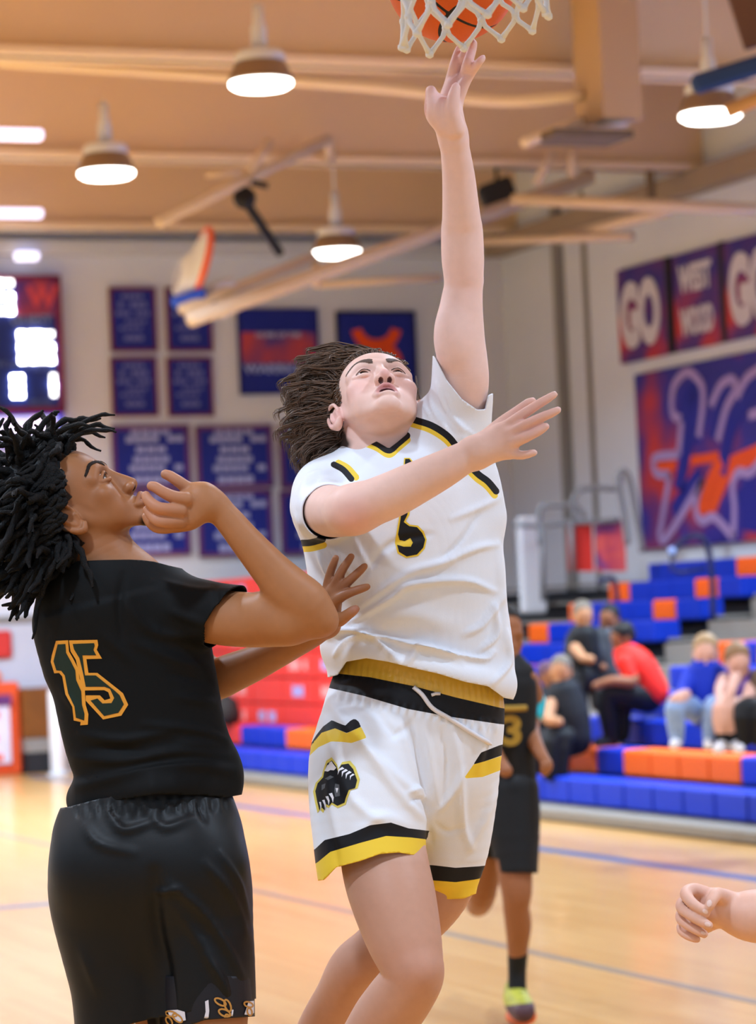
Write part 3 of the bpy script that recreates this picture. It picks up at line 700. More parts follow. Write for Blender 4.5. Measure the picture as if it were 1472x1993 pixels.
o = MB().lathe(np.array([FX-0.42, 28.9, 0.5]), [(0.02, 0), (0.13, 0.02), (0.15, 0.12), (0.12, 0.26), (0.05, 0.32), (0.02, 0.33)], 14).build('gear_bag', mat('dark_bag', '#2a241f', 0.7), None, True); tag(o, 'small dark bag on the seat in front of the red folded bank', 'bag')
# handrails
def pipe(name, pts, r, m, parent=None): return MB().tube(crom(np.array(pts, float), 6) if len(pts) > 2 else pts, r, 10).build(name, m, parent, True)
t = empty('aisle_handrail', (11.9, 23.3, 1.0)); tag(t, 'navy looped handrail standing in the bleacher aisle', 'handrail')
A_ = lambda px, py, D=26.2: at(px, py, D)
MB().tube(crom(np.array([A_(1389, 1205), A_(1386, 1120), A_(1378, 1065), A_(1362, 1043), A_(1335, 1048), A_(1316, 1066), A_(1308, 1085)]), 4), 0.028, 10).build('rail', NAVYTUBE, t, True)
MB().tube([A_(1308, 1085), A_(1307, 1108), A_(1325, 1114), A_(1375, 1106)], 0.02, 8).build('brace', NAVYTUBE, t, True)
MB().lathe(A_(1309, 1071)-np.array([0, 0, .04]), [(0.03, 0), (0.045, 0.03), (0.03, 0.07)], 12).build('end_cap', mat('pale_cap', '#9ab0e0'), t, True)
t = empty('aisle_handrail', at(1198, 1180, 28.2)); tag(t, 'navy handrail post among the seats left of the grey rails', 'handrail')
MB().tube(crom(np.array([at(1203, 1190, 28.2), at(1200, 1150, 28.2), at(1194, 1128, 28.2), at(1178, 1126, 28.2), at(1165, 1136, 28.2)]), 4), 0.028, 8).build('rail', NAVYTUBE, t, True)
t = empty('platform_railing', at(1130, 1110, 30.0)); tag(t, 'grey tube railing of the platform beside the mural', 'railing')
for pts in ([(1000, 1021), (1050, 1023), (1098, 1018), (1150, 1016), (1205, 1012)], [(1052, 1060), (1050, 1000), (1062, 984), (1100, 983), (1122, 986), (1140, 1008)], [(1120, 1015), (1116, 975), (1130, 953), (1160, 950), (1200, 952)]):
    MB().tube(crom(np.array([at(x, y, 30.0) for x, y in pts]), 4), 0.03, 10).build('rail', RAIL, t, True)
MB().tube(crom(np.array([at(*p, 29.2) for p in ((1252, 1075), (1240, 1010), (1226, 940), (1214, 917), (1204, 930), (1208, 965), (1216, 1012), (1222, 1060))]), 5), 0.036, 10).build('rail', RAIL, t, True)
for px, py0, py1 in ((1054, 1020, 1170), (1112, 1016, 1120)):
    MB().tube([at(px, py0, 30.0), at(px+4, py1, 30.0)], 0.03, 10).build('post', RAIL, t, True)
for (x0, x1, y0, y1, m, lab) in ((1104, 1152, 1020, 1112, 'plain orange red banner hung on the grey railing'[0:0] or REDP, 'plain orange red banner hung on the grey railing'), (1158, 1216, 1016, 1112, vinyl_mix('coral_marbling', [(0.38, '#8a3f86'), (0.56, '#f0645a'), (0.46, '#d8506a')], 3.0), 'coral and purple printed banner hung on the grey railing')):
    a, b, c, d = at(x0, y0, 30.05), at(x1, y0, 30.05), at(x1+4, y1, 30.05), at(x0+3, y1, 30.05); nrm = np.cross(b-a, d-a); nrm = nrm/np.linalg.norm(nrm)*0.012
    o = MB().add([a, b, c, d, a+nrm, b+nrm, c+nrm, d+nrm], [(0, 1, 2, 3), (7, 6, 5, 4), (0, 4, 5, 1), (1, 5, 6, 2), (2, 6, 7, 3), (3, 7, 4, 0)]).build('rail_banner', m); tag(o, lab, 'banner')
    MB().tube([at(x0+2, y0-1, 30.02), at(x1-2, y0-1, 30.02)], 0.02, 8).build('hem', m, o)
# white padded door leaf / wall pad beside the railing
o = MB().box(at(1035, 1100, 30.6), (0.3, 0.1, 1.05), bev=0.03).build('wall_pad', WALLW); tag(o, 'white padded wall post at the end of the bleachers', 'pad')
# ------------------------------------------------------------------ left far corner
o = empty('banner_stand', onplane(10, 1510, 2, 0)); tag(o, 'orange upright sign stand with white printed panel by the far wall', 'sign stand'); c = onplane(8, 1508, 2, 0)-np.array([0.03, 0.06, 0])
MB().box(c+np.array([-0.25, 0.1, 0.52]), (0.98, 0.16, 1.04), bev=0.03).build('stand_body', mat('stand_orange', '#ef5a2c', 0.5), o)
MB().box(c+np.array([-0.3, 0.0, 0.46]), (0.8, 0.06, 0.66)).build('panel', mat('lilac_white', '#e3ddf3', 0.5), o)
MB().box(c+np.array([-0.3, -0.02, 0.84]), (0.84, 0.05, 0.12)).build('header', PURPLE, o)
for z, w in ((0.68, 0.55), (0.42, 0.5), (0.2, 0.6)): MB().box(c+np.array([-0.3, -0.036, z]), (w, 0.012, 0.07)).build('print', ORANGEP, o)
MB().box(c+np.array([-0.2, 0.1, 1.1]), (0.5, 0.16, 0.16), bev=0.05).build('top_pad', mat('pad_orange', '#f08040', 0.5), o)
o = empty('wooden_cabinet', onplane(70, 1470, 2, 0)); tag(o, 'brown wooden cabinet against the far wall beside the white post', 'cabinet'); c = at(50, 1460, 32.6); c[2] = 0
c[1] = WY-0.24
MB().box(c+np.array([0, 0, 0.68]), (0.42, 0.45, 0.56), bev=0.01).build('body', BROWN, o); MB().box(c+np.array([0, 0, 0.32]), (0.4, 0.42, 0.16)).build('shelf', GREY, o); MB().box(c+np.array([0, 0, 0.12]), (0.38, 0.4, 0.24)).build('plinth', DARK, o)
o = empty('padded_post', onplane(106, 1300, 1, 30.4)*np.array([1, 1, 0])); tag(o, 'white padded volleyball post standing left of the player in black', 'post'); c = onplane(106, 1300, 1, 30.4)*np.array([1, 1, 0])
MB().lathe(c+np.array([0, 0, 0.02]), [(0.075, 0), (0.085, 0.02), (0.085, 0.9), (0.07, 0.93), (0.04, 0.935), (0.04, 1.1), (0.0, 1.1)], 16).build('sleeve', WALLW, o, True); MB().lathe(c, [(0.13, 0), (0.13, 0.02), (0.06, 0.03)], 16).build('base', mat('pale_base', '#c9d2dc'), o, True)
o = MB().box(onplane(-6, 1255, 1, WY-0.07), (0.34, 0.1, 0.32), bev=0.03).build('fire_alarm_box', mat('alarm_red', '#d23a36', 0.5)); tag(o, 'red box on the far wall at the left edge', 'box')
# ------------------------------------------------------------------ ceiling-hung things
t = empty('raised_basket', at(400, 560, 26.5)); tag(t, 'far basketball goal folded up under the ceiling on cream tubes', 'basketball goal'); D = 26.5
def tb(name, p, q, r=0.06, m=TANTUBE, D1=D, D2=D, n=10): return MB().tube([at(*p, D1), at(*q, D2)], r, n).build(name, m, t, True)
tb('mast', (370, 622), (1150, 345), 0.075, D1=26.0, D2=29.0); tb('mast', (308, 434), (640, 270), 0.055, D1=25.8, D2=27.0)
tb('brace', (352, 603), (612, 500), 0.05, D1=26.2, D2=27.0); tb('brace', (612, 500), (618, 560), 0.04, D1=27, D2=27); tb('brace', (1045, 360), (1075, 295), 0.05, D1=28.4, D2=28.4); tb('brace', (1115, 345), (1112, 290), 0.05, D1=28.6, D2=28.6)
q = onplane(640, 270, 1, 26.1); MB().tube([at(640, 270, 27.0), np.array([q[0], 26.1, 6.14])], 0.045, 8).build('hanger', TANTUBE, t, True); tb('brace', (487, 330), (525, 275), 0.045, D1=26.3, D2=26.5); tb('brace', (400, 340), (470, 336), 0.03, D1=26.3, D2=26.3)
tb('rod', (480, 395), (545, 492), 0.045, DARK, 26.6, 27.2); tb('clip', (490, 355), (522, 362), 0.03, DARK, 26.3, 26.3)
tb('mast', (385, 575), (455, 548), 0.06, mat('white_tube', '#dedce4', 0.4)); tb('mast', (425, 605), (468, 585), 0.085, mat('white_tube', '#dedce4', 0.4))
MB().lathe(at(476, 385, 26.4), [(0.0, -0.06), (0.09, -0.055), (0.11, 0.0), (0.09, 0.055), (0.0, 0.06)], 20, [RGT, UPV, -FWD]).build('winch', BLACK, t, True)
MB().box(at(367, 580, 26.3), (0.34, 0.1, 0.11), [RGT*0.94+UPV*0.33, FWD, UPV*0.94-RGT*0.33], 0.03).build('backboard_pad', BLUEP, t)
MB().box(at(402, 592, 26.6), (0.2, 0.5, 0.14), [RGT*0.94+UPV*0.33, FWD, UPV*0.94-RGT*0.33], 0.02).build('backboard', mat('glass_dark', '#4a4f66', 0.3), t)
rc_ = at(392, 505, 26.4)
ring = [rc_+0.29*(math.cos(a)*(-0.17*RGT+0.59*FWD)/0.614+math.sin(a)*(0.22*RGT+0.975*UPV))*1.0 for a in np.linspace(0, 2*math.pi, 25)[:-1]]
MB().tube(ring, 0.032, 8, closed=True).build('rim', mat('rim_orange', '#f2612c', 0.4), t, True)
mb = MB(); tipc = at(346, 542, 26.4)
for i in range(24):
    a = ring[i]; e = (i+1) % 24; c1 = tipc+(a-rc_)*0.5; c2 = tipc+(ring[e]-rc_)*0.5
    mb.tube([a, (a*0.4+c2*0.6)+0.02*RGT, c2], 0.017, 5); mb.tube([ring[e], (ring[e]*0.4+c1*0.6)+0.02*RGT, c1], 0.017, 5)
mb.build('net', mat('net_white', '#e8e8ee', 0.7), t)
o = MB().box(onplane(968, 378, 1, 26.1), (0.36, 0.3, 0.26), [RGT*0.93+UPV*0.36, FWD, UPV*0.93-RGT*0.36], 0.03).build('loudspeaker', BLACK); tag(o, 'black loudspeaker hung under the ceiling right of the raised arm', 'loudspeaker')
q = onplane(968, 360, 1, 26.1); o2 = MB().tube([q, np.array([q[0], 26.1, 6.13])], 0.02, 6).build('bracket', BLACK, o)
t = empty('side_backboard', at(1415, 140, 19.0)); tag(t, 'blue padded bottom edge of a side backboard at the top right corner', 'backboard')
MB().box(at(1440, 138, 18.6), (0.66, 0.1, 0.13), [RGT*0.955+UPV*0.3, FWD, UPV*0.955-RGT*0.3], 0.03).build('pad', mat('dark_blue_pad', '#22427e', 0.5), t)
MB().box(at(1560, -90, 18.7), (1.1, 0.04, 1.0), [RGT*0.955+UPV*0.3, FWD, UPV*0.955-RGT*0.3], 0.01).build('board', mat('board_brown', '#6b4a3c', 0.4), t)
MB().tube([at(1415, 218, 18.8), at(1620, 130, 18.8)], 0.05, 10).build('arm', mat('ochre_tube', '#d8a468', 0.45), t, True)
# air duct with its drop box and grille
t = empty('air_duct', at(1180, 250, 24.0)); tag(t, 'tan sheet metal air duct with a grille below the second beam', 'duct')
P0, P1, P2, P3 = at(-40, 117, 23.6), at(690, 166, 23.6), at(960, 196, 23.6), at(1136, 186, 23.4)
MB().tube(crom([P0, P1, P2, P3], 6), 0.05, 10).build('lower_edge', TANL, t, True)
MB().box(at(1180, 95, 23.4), (0.36, 0.5, 1.25)).build('drop_box', mat('duct_tan', '#c8a57e', 0.6), t)
a, b, c, d = at(1020, 278, 23.0), at(1136, 232, 23.4), at(1222, 236, 23.4), at(1222, 250, 23.0)
MB().tube([a, b], 0.045, 8).build('edge', TANL, t, True); MB().tube([b, c], 0.045, 8).build('edge', TANL, t, True)
MB().box(at(1130, 268, 23.2), (0.72, 0.5, 0.06)).build('grille', mat('grille_dark', '#6d5c4a', 0.6), t)
q = onplane(1268, 395, 1, 26.1); o = MB().tube([np.array([q[0], 26.1, 6.13]), q], 0.05, 8).build('hanger_rod', mat('dark_tan', '#7c684c', 0.5)); tag(o, 'dark vertical hanger rod under the third beam at the right', 'rod')
for (p, q, r, lab, D1, D2) in (((1000, 388), (1472, 408), 0.06, 'cream horizontal pipe running to the right wall below the third beam', 27.5, 26), ((1085, 465), (1300, 410), 0.06, 'cream sloping pipe near the right wall corner', 29.5, 27), ((940, 470), (1230, 460), 0.045, 'grey brown pipe along the top of the corner', 30, 28), ((620, 555), (860, 540), 0.04, 'thin dark cream pipe behind the raised basket mast', 30, 30)):
    o = MB().tube([at(*p, D1), at(*q, D2)], r, 8).build('ceiling_pipe', TANTUBE, None, True); tag(o, lab, 'pipe')
# ------------------------------------------------------------------ heads, hands, eyes
class Head:
    """anatomical head in its own frame (x to its left, y up, z forward, metres), placed at a photo pixel and turned"""
    def __init__(s, b, px, py, z, yaw, pitch, roll, scale=1.0):
        yaw, pitch, roll = (math.radians(a) for a in (yaw, pitch, roll))
        cy, sy, cp_, sp, cr, sr = math.cos(yaw), math.sin(yaw), math.cos(pitch), math.sin(pitch), math.cos(roll), math.sin(roll)
        R = np.array([[cr, -sr, 0], [sr, cr, 0], [0, 0, 1]])@np.array([[cy, 0, sy], [0, 1, 0], [-sy, 0, cy]])@np.array([[1, 0, 0], [0, cp_, sp], [0, -sp, cp_]])
        R[2] *= -1; s.R = R; s.c = b.P(px, py, z); s.s = scale; s.b = b
    def T(s, p): return s.c+s.s*(np.asarray(p, float)@s.R.T)
    def inv(s, Q): return (np.asarray(Q)-s.c)@s.R/s.s
    def ball(s, c, r, k=0.01, op='u', tilt=None):
        A = s.R.T.copy()
        if tilt is not None:
            a, ax = math.radians(tilt[0]), tilt[1]; i, j = [(1, 2), (2, 0), (0, 1)][ax]; M = np.eye(3); M[i, i] = M[j, j] = math.cos(a); M[i, j] = math.sin(a); M[j, i] = -math.sin(a); A = M@A
        s.b.pr.append(('ball', s.T(c), np.array(r, float)*s.s, A, k, op))
    def limb(s, pts, k=0.006, op='u', n=4):
        A = np.array([[*s.T(q[:3]), q[3]*s.s] for q in pts]); A = crom(A, n); A[:, 3] = np.maximum(A[:, 3], 0.0006); s.b.pr.append(('limb', A, k, op, None))
def build_head(h, mouth=0.004, full=True, lips=1.0, nose=1.0, jaw=1.0, proj=1.0, nostril=1.0, mw=1.0, chin=0.0):
    nz = lambda z: 0.083+(z-0.083)*proj
    h.ball((0, 0.035, -0.02), (0.075, 0.085, 0.096), 0.02)
    h.ball((0, -0.018, 0.024), (0.063, 0.064, 0.057), 0.02)
    h.ball((0, 0.03, 0.035), (0.062, 0.055, 0.05), 0.02)
    for q in (-1, 1):
        h.limb([(q*0.058*jaw, -0.005, -0.004, 0.012), (q*0.053*jaw, -0.036, 0.01, 0.01), (q*0.036*jaw, -0.074, 0.043, 0.0095), (q*0.01, -0.097, 0.07, 0.011)], 0.012)
        h.ball((q*0.043, -0.024, 0.056), (0.021, 0.018, 0.018), 0.014)
        h.ball((q*0.036, -0.052, 0.045), (0.021, 0.026, 0.026), 0.02)
    h.ball((0, -0.066, 0.06), (0.032, 0.03, 0.026), 0.014)
    h.ball((0, -0.099, 0.076), (0.018, 0.013, 0.015), 0.012)
    h.limb([(-0.05, 0.008, 0.062, 0.009), (-0.03, 0.019, 0.077, 0.0095), (0, 0.014, 0.082, 0.009), (0.03, 0.019, 0.077, 0.0095), (0.05, 0.008, 0.062, 0.009)], 0.014)
    if chin: h.ball((0, -0.112, 0.034), (0.034*chin, 0.017*chin, 0.034*chin), 0.012, 's'); h.ball((0, -0.099, 0.0765), (0.0165, 0.0125, 0.015), 0.008)
    if not full:
        h.limb([(0, 0.005, 0.086, 0.007), (0, -0.036, 0.103, 0.011)], 0.008)
        for q in (-1, 1): h.ball((q*0.076, -0.012, -0.012), (0.009, 0.03, 0.018), 0.006)
        return
    for q in (-1, 1): h.ball((q*0.0325, -0.002, 0.087), (0.019, 0.011, 0.0125), 0.008, 's')
    n_ = nose
    h.limb([(0, 0.006, 0.077, 0.008), (0, -0.02, nz(0.084), 0.0105), (0, -0.039, nz(0.087), 0.0125*n_)], 0.008)
    h.limb([(0, 0.01, 0.083, 0.006), (0, -0.012, nz(0.0915), 0.006), (0, -0.03, nz(0.1), 0.0072), (0, -0.0405, nz(0.1035), 0.0085)], 0.008)
    h.ball((0, -0.046, nz(0.094)), (0.006, 0.006, 0.012), 0.005)
    for q in (-1, 1): h.ball((q*0.012*n_, -0.0445, nz(0.0925)), (0.007*n_, 0.0066, 0.0105), 0.008)
    h.limb([(-0.0245*mw, -0.0715, 0.079, 0.003), (-0.014*mw, -0.067, 0.09, 0.0046*lips), (-0.005*mw, -0.0645, 0.0945, 0.0052*lips), (0, -0.0655, 0.095, 0.005*lips), (0.005*mw, -0.0645, 0.0945, 0.0052*lips), (0.014*mw, -0.067, 0.09, 0.0046*lips), (0.0245*mw, -0.0715, 0.079, 0.003)], 0.004)
    dy = mouth
    h.ball((0, -0.0735, 0.078), (0.021, 0.014, 0.0135), 0.006)
    h.limb([(-0.0235*mw, -0.0735, 0.078, 0.003), (-0.013*mw, -0.078-dy, 0.0885, 0.0055*lips), (0, -0.080-dy, 0.0925, 0.0066*lips), (0.013*mw, -0.078-dy, 0.0885, 0.0055*lips), (0.0235*mw, -0.0735, 0.078, 0.003)], 0.005)
    if dy > 0: h.ball((0, -0.0728-dy*0.6, 0.0905), (0.0145*mw, 0.0012+dy*0.5, 0.012), 0.002, 's')
    else: h.limb([(-0.0215*mw, -0.0722, 0.084, 0.0009), (0, -0.0722, 0.0985, 0.0012), (0.0215*mw, -0.0722, 0.084, 0.0009)], 0.002, 's')
    for q in (-1, 1):
        h.ball((q*0.0078*n_, -0.0525, nz(0.0955)), (0.0043*n_*nostril, 0.0075*nostril, 0.0066*nostril), 0.0012, 's')
        # lids close around the eyeball
        h.limb([(q*0.0165, -0.004, 0.0755, 0.0025), (q*0.024, 0.0018, 0.0818, 0.0028), (q*0.0325, 0.0042, 0.0828, 0.003), (q*0.041, 0.0012, 0.0782, 0.0028), (q*0.0475, -0.0035, 0.07, 0.0025)], 0.004)
        h.limb([(q*0.0165, -0.005, 0.0755, 0.003), (q*0.025, -0.0094, 0.0798, 0.0039), (q*0.0335, -0.0104, 0.0799, 0.0042), (q*0.0475, -0.006, 0.07, 0.003)], 0.004)
        # ear: helix, antihelix, lobe, hollow
        ex = q*0.078
        h.ball((q*0.0755, -0.014, -0.012), (0.0085, 0.029, 0.017), 0.006, 'u', (q*-14, 1))
        h.ball((q*0.0865, -0.01, -0.007), (0.006, 0.015, 0.009), 0.004, 's')
        h.limb([(q*0.075, -0.006, 0.004, 0.0028), (q*0.08, 0.012, 0.001, 0.0035), (q*0.086, 0.02, -0.012, 0.0037), (q*0.089, 0.01, -0.026, 0.0037), (q*0.087, -0.012, -0.029, 0.0037), (q*0.083, -0.03, -0.02, 0.0045), (q*0.079, -0.04, -0.008, 0.0068), (q*0.0755, -0.034, 0.001, 0.005)], 0.004)
        h.limb([(q*0.084, 0.006, -0.016, 0.0026), (q*0.085, -0.008, -0.018, 0.003), (q*0.081, -0.026, -0.011, 0.003)], 0.004)
        h.limb([(q*0.0765, -0.014, 0.003, 0.004), (q*0.0765, -0.021, 0.001, 0.003)], 0.003)
def eyes(h, parent, iris='#4a3524', look=(0, 0, 1)):
    W_ = mat('eye_white', '#efe9e6', 0.12, 0.6); I_ = mat('iris_'+iris.strip('#'), iris, 0.15, 0.6); K_ = mat('pupil', '#080808', 0.08, 0.6)
    look = np.array(look, float); look /= np.linalg.norm(look)
    for q in (-1, 1):
        c = np.array([q*0.0325, -0.002, 0.0688]); r = 0.0118; u = np.cross(look, [0, 1, 0]); u /= np.linalg.norm(u); w = np.cross(u, look)
        A = [0, 0.1, 0.24, 0.38, 0.54, 0.6, 0.8, 1.1, 1.5, 1.9, 2.3, 2.7, math.pi]; n = 20; V = []; F = []; MI = []
        for a in A:
            for j in range(n):
                t = 2*math.pi*j/n; V.append(h.T(c+r*(math.cos(a)*look+math.sin(a)*(math.cos(t)*u+math.sin(t)*w))))
        for i in range(len(A)-1):
            for j in range(n): F.append((i*n+j, i*n+(j+1) % n, (i+1)*n+(j+1) % n, (i+1)*n+j)); MI.append(2 if i < 2 else 1 if i < 5 else 0)
        link_mesh('eye', to_world(np.array(V)), F, [W_, I_, K_], parent, True, MI)
def on_skin(bv, p, off):
    n = bv.find_nearest(Vector(p)); q = np.array(n[0]); nr = np.array(n[1])
    nr = nr if nr@(q-bv_center(bv)) > 0 else -nr
    return q+nr*off
BVC = {}
def bv_center(bv): return BVC[id(bv)]
def lashes_brows(h, bv, parent, material, seed=4, thick=1.0):
    rng = random.Random(seed); lk = []; BVC[id(bv)] = h.T((0, 0, 0))
    for q in (-1, 1):
        for i in range(260):
            u = rng.random(); p = np.array([q*(0.012+0.04*u), 0.0175+0.010*math.sin(min(u*1.2, 1)*math.pi*0.6)-0.008*max(0, u-0.65)/0.35, 0.09-0.03*u**1.7]); p[1] += (rng.random()-0.5)*0.0125*thick*(1-0.65*u)
            e = p+np.array([q*0.008, 0.0022-0.002*u, -0.0028]); a, c_ = on_skin(bv, h.T(p), 0.0004), on_skin(bv, h.T(e), 0.0009); lk.append([[*a, 0.0008], [*((a+c_)/2+(a-h.T((0, 0, 0)))*0.004), 0.0009], [*c_, 0.0002]])
    hair_tubes('eyebrow', lk, material, parent, 4); lk = []
    for q in (-1, 1):
        for i in range(3):
            pts = [(0.019, 0.0008, 0.0848), (0.0265, 0.0038, 0.0866), (0.0335, 0.0046, 0.0862), (0.041, 0.0014, 0.0818), (0.048, -0.0045, 0.074)]
            P_ = crom(np.array([h.T((q*a, c_+0.0008*(i-1)-0.0022, z-0.0016)) for a, c_, z in pts]), 3); lk.append(np.column_stack([P_, np.interp(np.linspace(0, 1, len(P_)), [0, 0.5, 1], [0.0003, 0.00055, 0.0003])]))
    hair_tubes('eyelash', lk, mat('dark_lash', '#1a1411', 0.6), parent, 4)
def hair_tubes(name, locks, material, parent, sides=5, flat=1.0):
    """locks: arrays of (camera-frame xyz, radius) rows; every lock is a tapered tube, all in one hair mesh"""
    V = []; F = []; base = 0
    for A in locks:
        A = np.asarray(A); P = A[:, :3]; K = len(P); t = np.gradient(P, axis=0); t /= np.linalg.norm(t, axis=1, keepdims=True)+1e-12
        u = np.cross(t, [0.3, 0.2, 0.93]); u /= np.linalg.norm(u, axis=1, keepdims=True)+1e-9; w = np.cross(t, u)
        ang = 2*np.pi*np.arange(sides)/sides
        ring = P[:, None]+A[:, 3][:, None, None]*(np.cos(ang)[None, :, None]*u[:, None]+flat*np.sin(ang)[None, :, None]*w[:, None])
        V.append(ring.reshape(-1, 3)); i = np.arange(K-1)[:, None]*sides; j = np.arange(sides)[None]; j2 = (j+1) % sides
        F.append(np.stack([i+j, i+j2, i+sides+j2, i+sides+j], -1).reshape(-1, 4)+base); base += K*sides
    return link_mesh(name, to_world(np.concatenate(V)), np.concatenate(F), material, parent, True)
def gauss(V, c, r): return np.exp(-((V-np.asarray(c))**2).sum(1)/(r*r))
def blend(cols, new, w): w = np.clip(w, 0, 1)[:, None]; return cols*(1-w)+np.array(srgb(new)[:3])*w
def face_pigment(h, V, cols, lips, blush=None, lip_amt=0.85, nose=1.0, mouth=0.0, mw=1.0):
    L = h.inv(V)
    lipw = np.exp(-((L[:, 0]/0.0225)**4))*np.exp(-(((L[:, 1]+0.0735)/0.0115)**4))*np.clip((L[:, 2]-0.0815)/0.006, 0, 1)
    cols = blend(cols, lips, lipw*lip_amt)
    for q in (-1, 1): cols = blend(cols, '#3a1512', 0.97*(((((L-np.array([q*0.0078*nose, -0.0525, 0.0955]))/np.array([0.0043*nose, 0.0075, 0.0066]))**2).sum(1) < 1.12) & (L[:, 1] > -0.058)))
    if mouth > 0:
        e = np.hypot(L[:, 0]/(0.0165*mw), (L[:, 1]+0.0728+mouth*0.6)/(0.0022+mouth*0.52)); cols = blend(cols, '#4a191c', 0.95*np.clip((1.08-e)/0.16, 0, 1)*(L[:, 2] < 0.0925-9*L[:, 0]**2)*(L[:, 2] > 0.06))
    if blush:
        for q in (-1, 1): cols = blend(cols, blush, 0.5*gauss(L, (q*0.045, -0.035, 0.06), 0.024)); cols = blend(cols, blush, 0.55*gauss(L, (q*0.082, -0.015, -0.01), 0.03))
        cols = blend(cols, blush, 0.6*gauss(L, (0, -0.045, 0.108), 0.014)); 
    return cols
def hand(b, wrist, knuckles, fingers, thumb, palm_r=15, k=0.006):
    """wrist (px,py,z,r); knuckles list aligned with fingers; fingers = point lists (px,py,z,r)"""
    for kn in knuckles: b.limb([wrist, ((wrist[0]+kn[0])/2, (wrist[1]+kn[1])/2, (wrist[2]+kn[2])/2, (wrist[3]+kn[3])/2*0.92), kn], 0.012)
    for f in fingers: b.limb(f, k, n=3)
    b.limb(thumb, 0.008, n=3)
def nail_set(): pass
SHIRTS = {}
def cloth_object(name, V, T, lab, mats, parent, thick=0.0025):
    V, T = compact(V, T); o = link_mesh(name, to_world(V), T, mats, parent, True, lab)
    md = o.modifiers.new('thickness', 'SOLIDIFY'); md.thickness = thick; md.offset = -1
    return o
def clip_away(V, T, g, lab=None):
    """drop the part of a mesh where g > 0"""
    V, T, s, lab = split(V, T, g, lab); return V, T[~s], lab[~s]
def paint(V, T, lab, g, new, only=None):
    """give triangles with g > 0 a new material label, cutting a clean edge"""
    V, T, s, lab = split(V, T, g, lab); lab = lab.copy(); w = s if only is None else s & np.isin(lab, only); lab[w] = new; return V, T, lab
def yline(pts, x): p = np.array(pts, float); return np.interp(x, p[:, 0], p[:, 1])
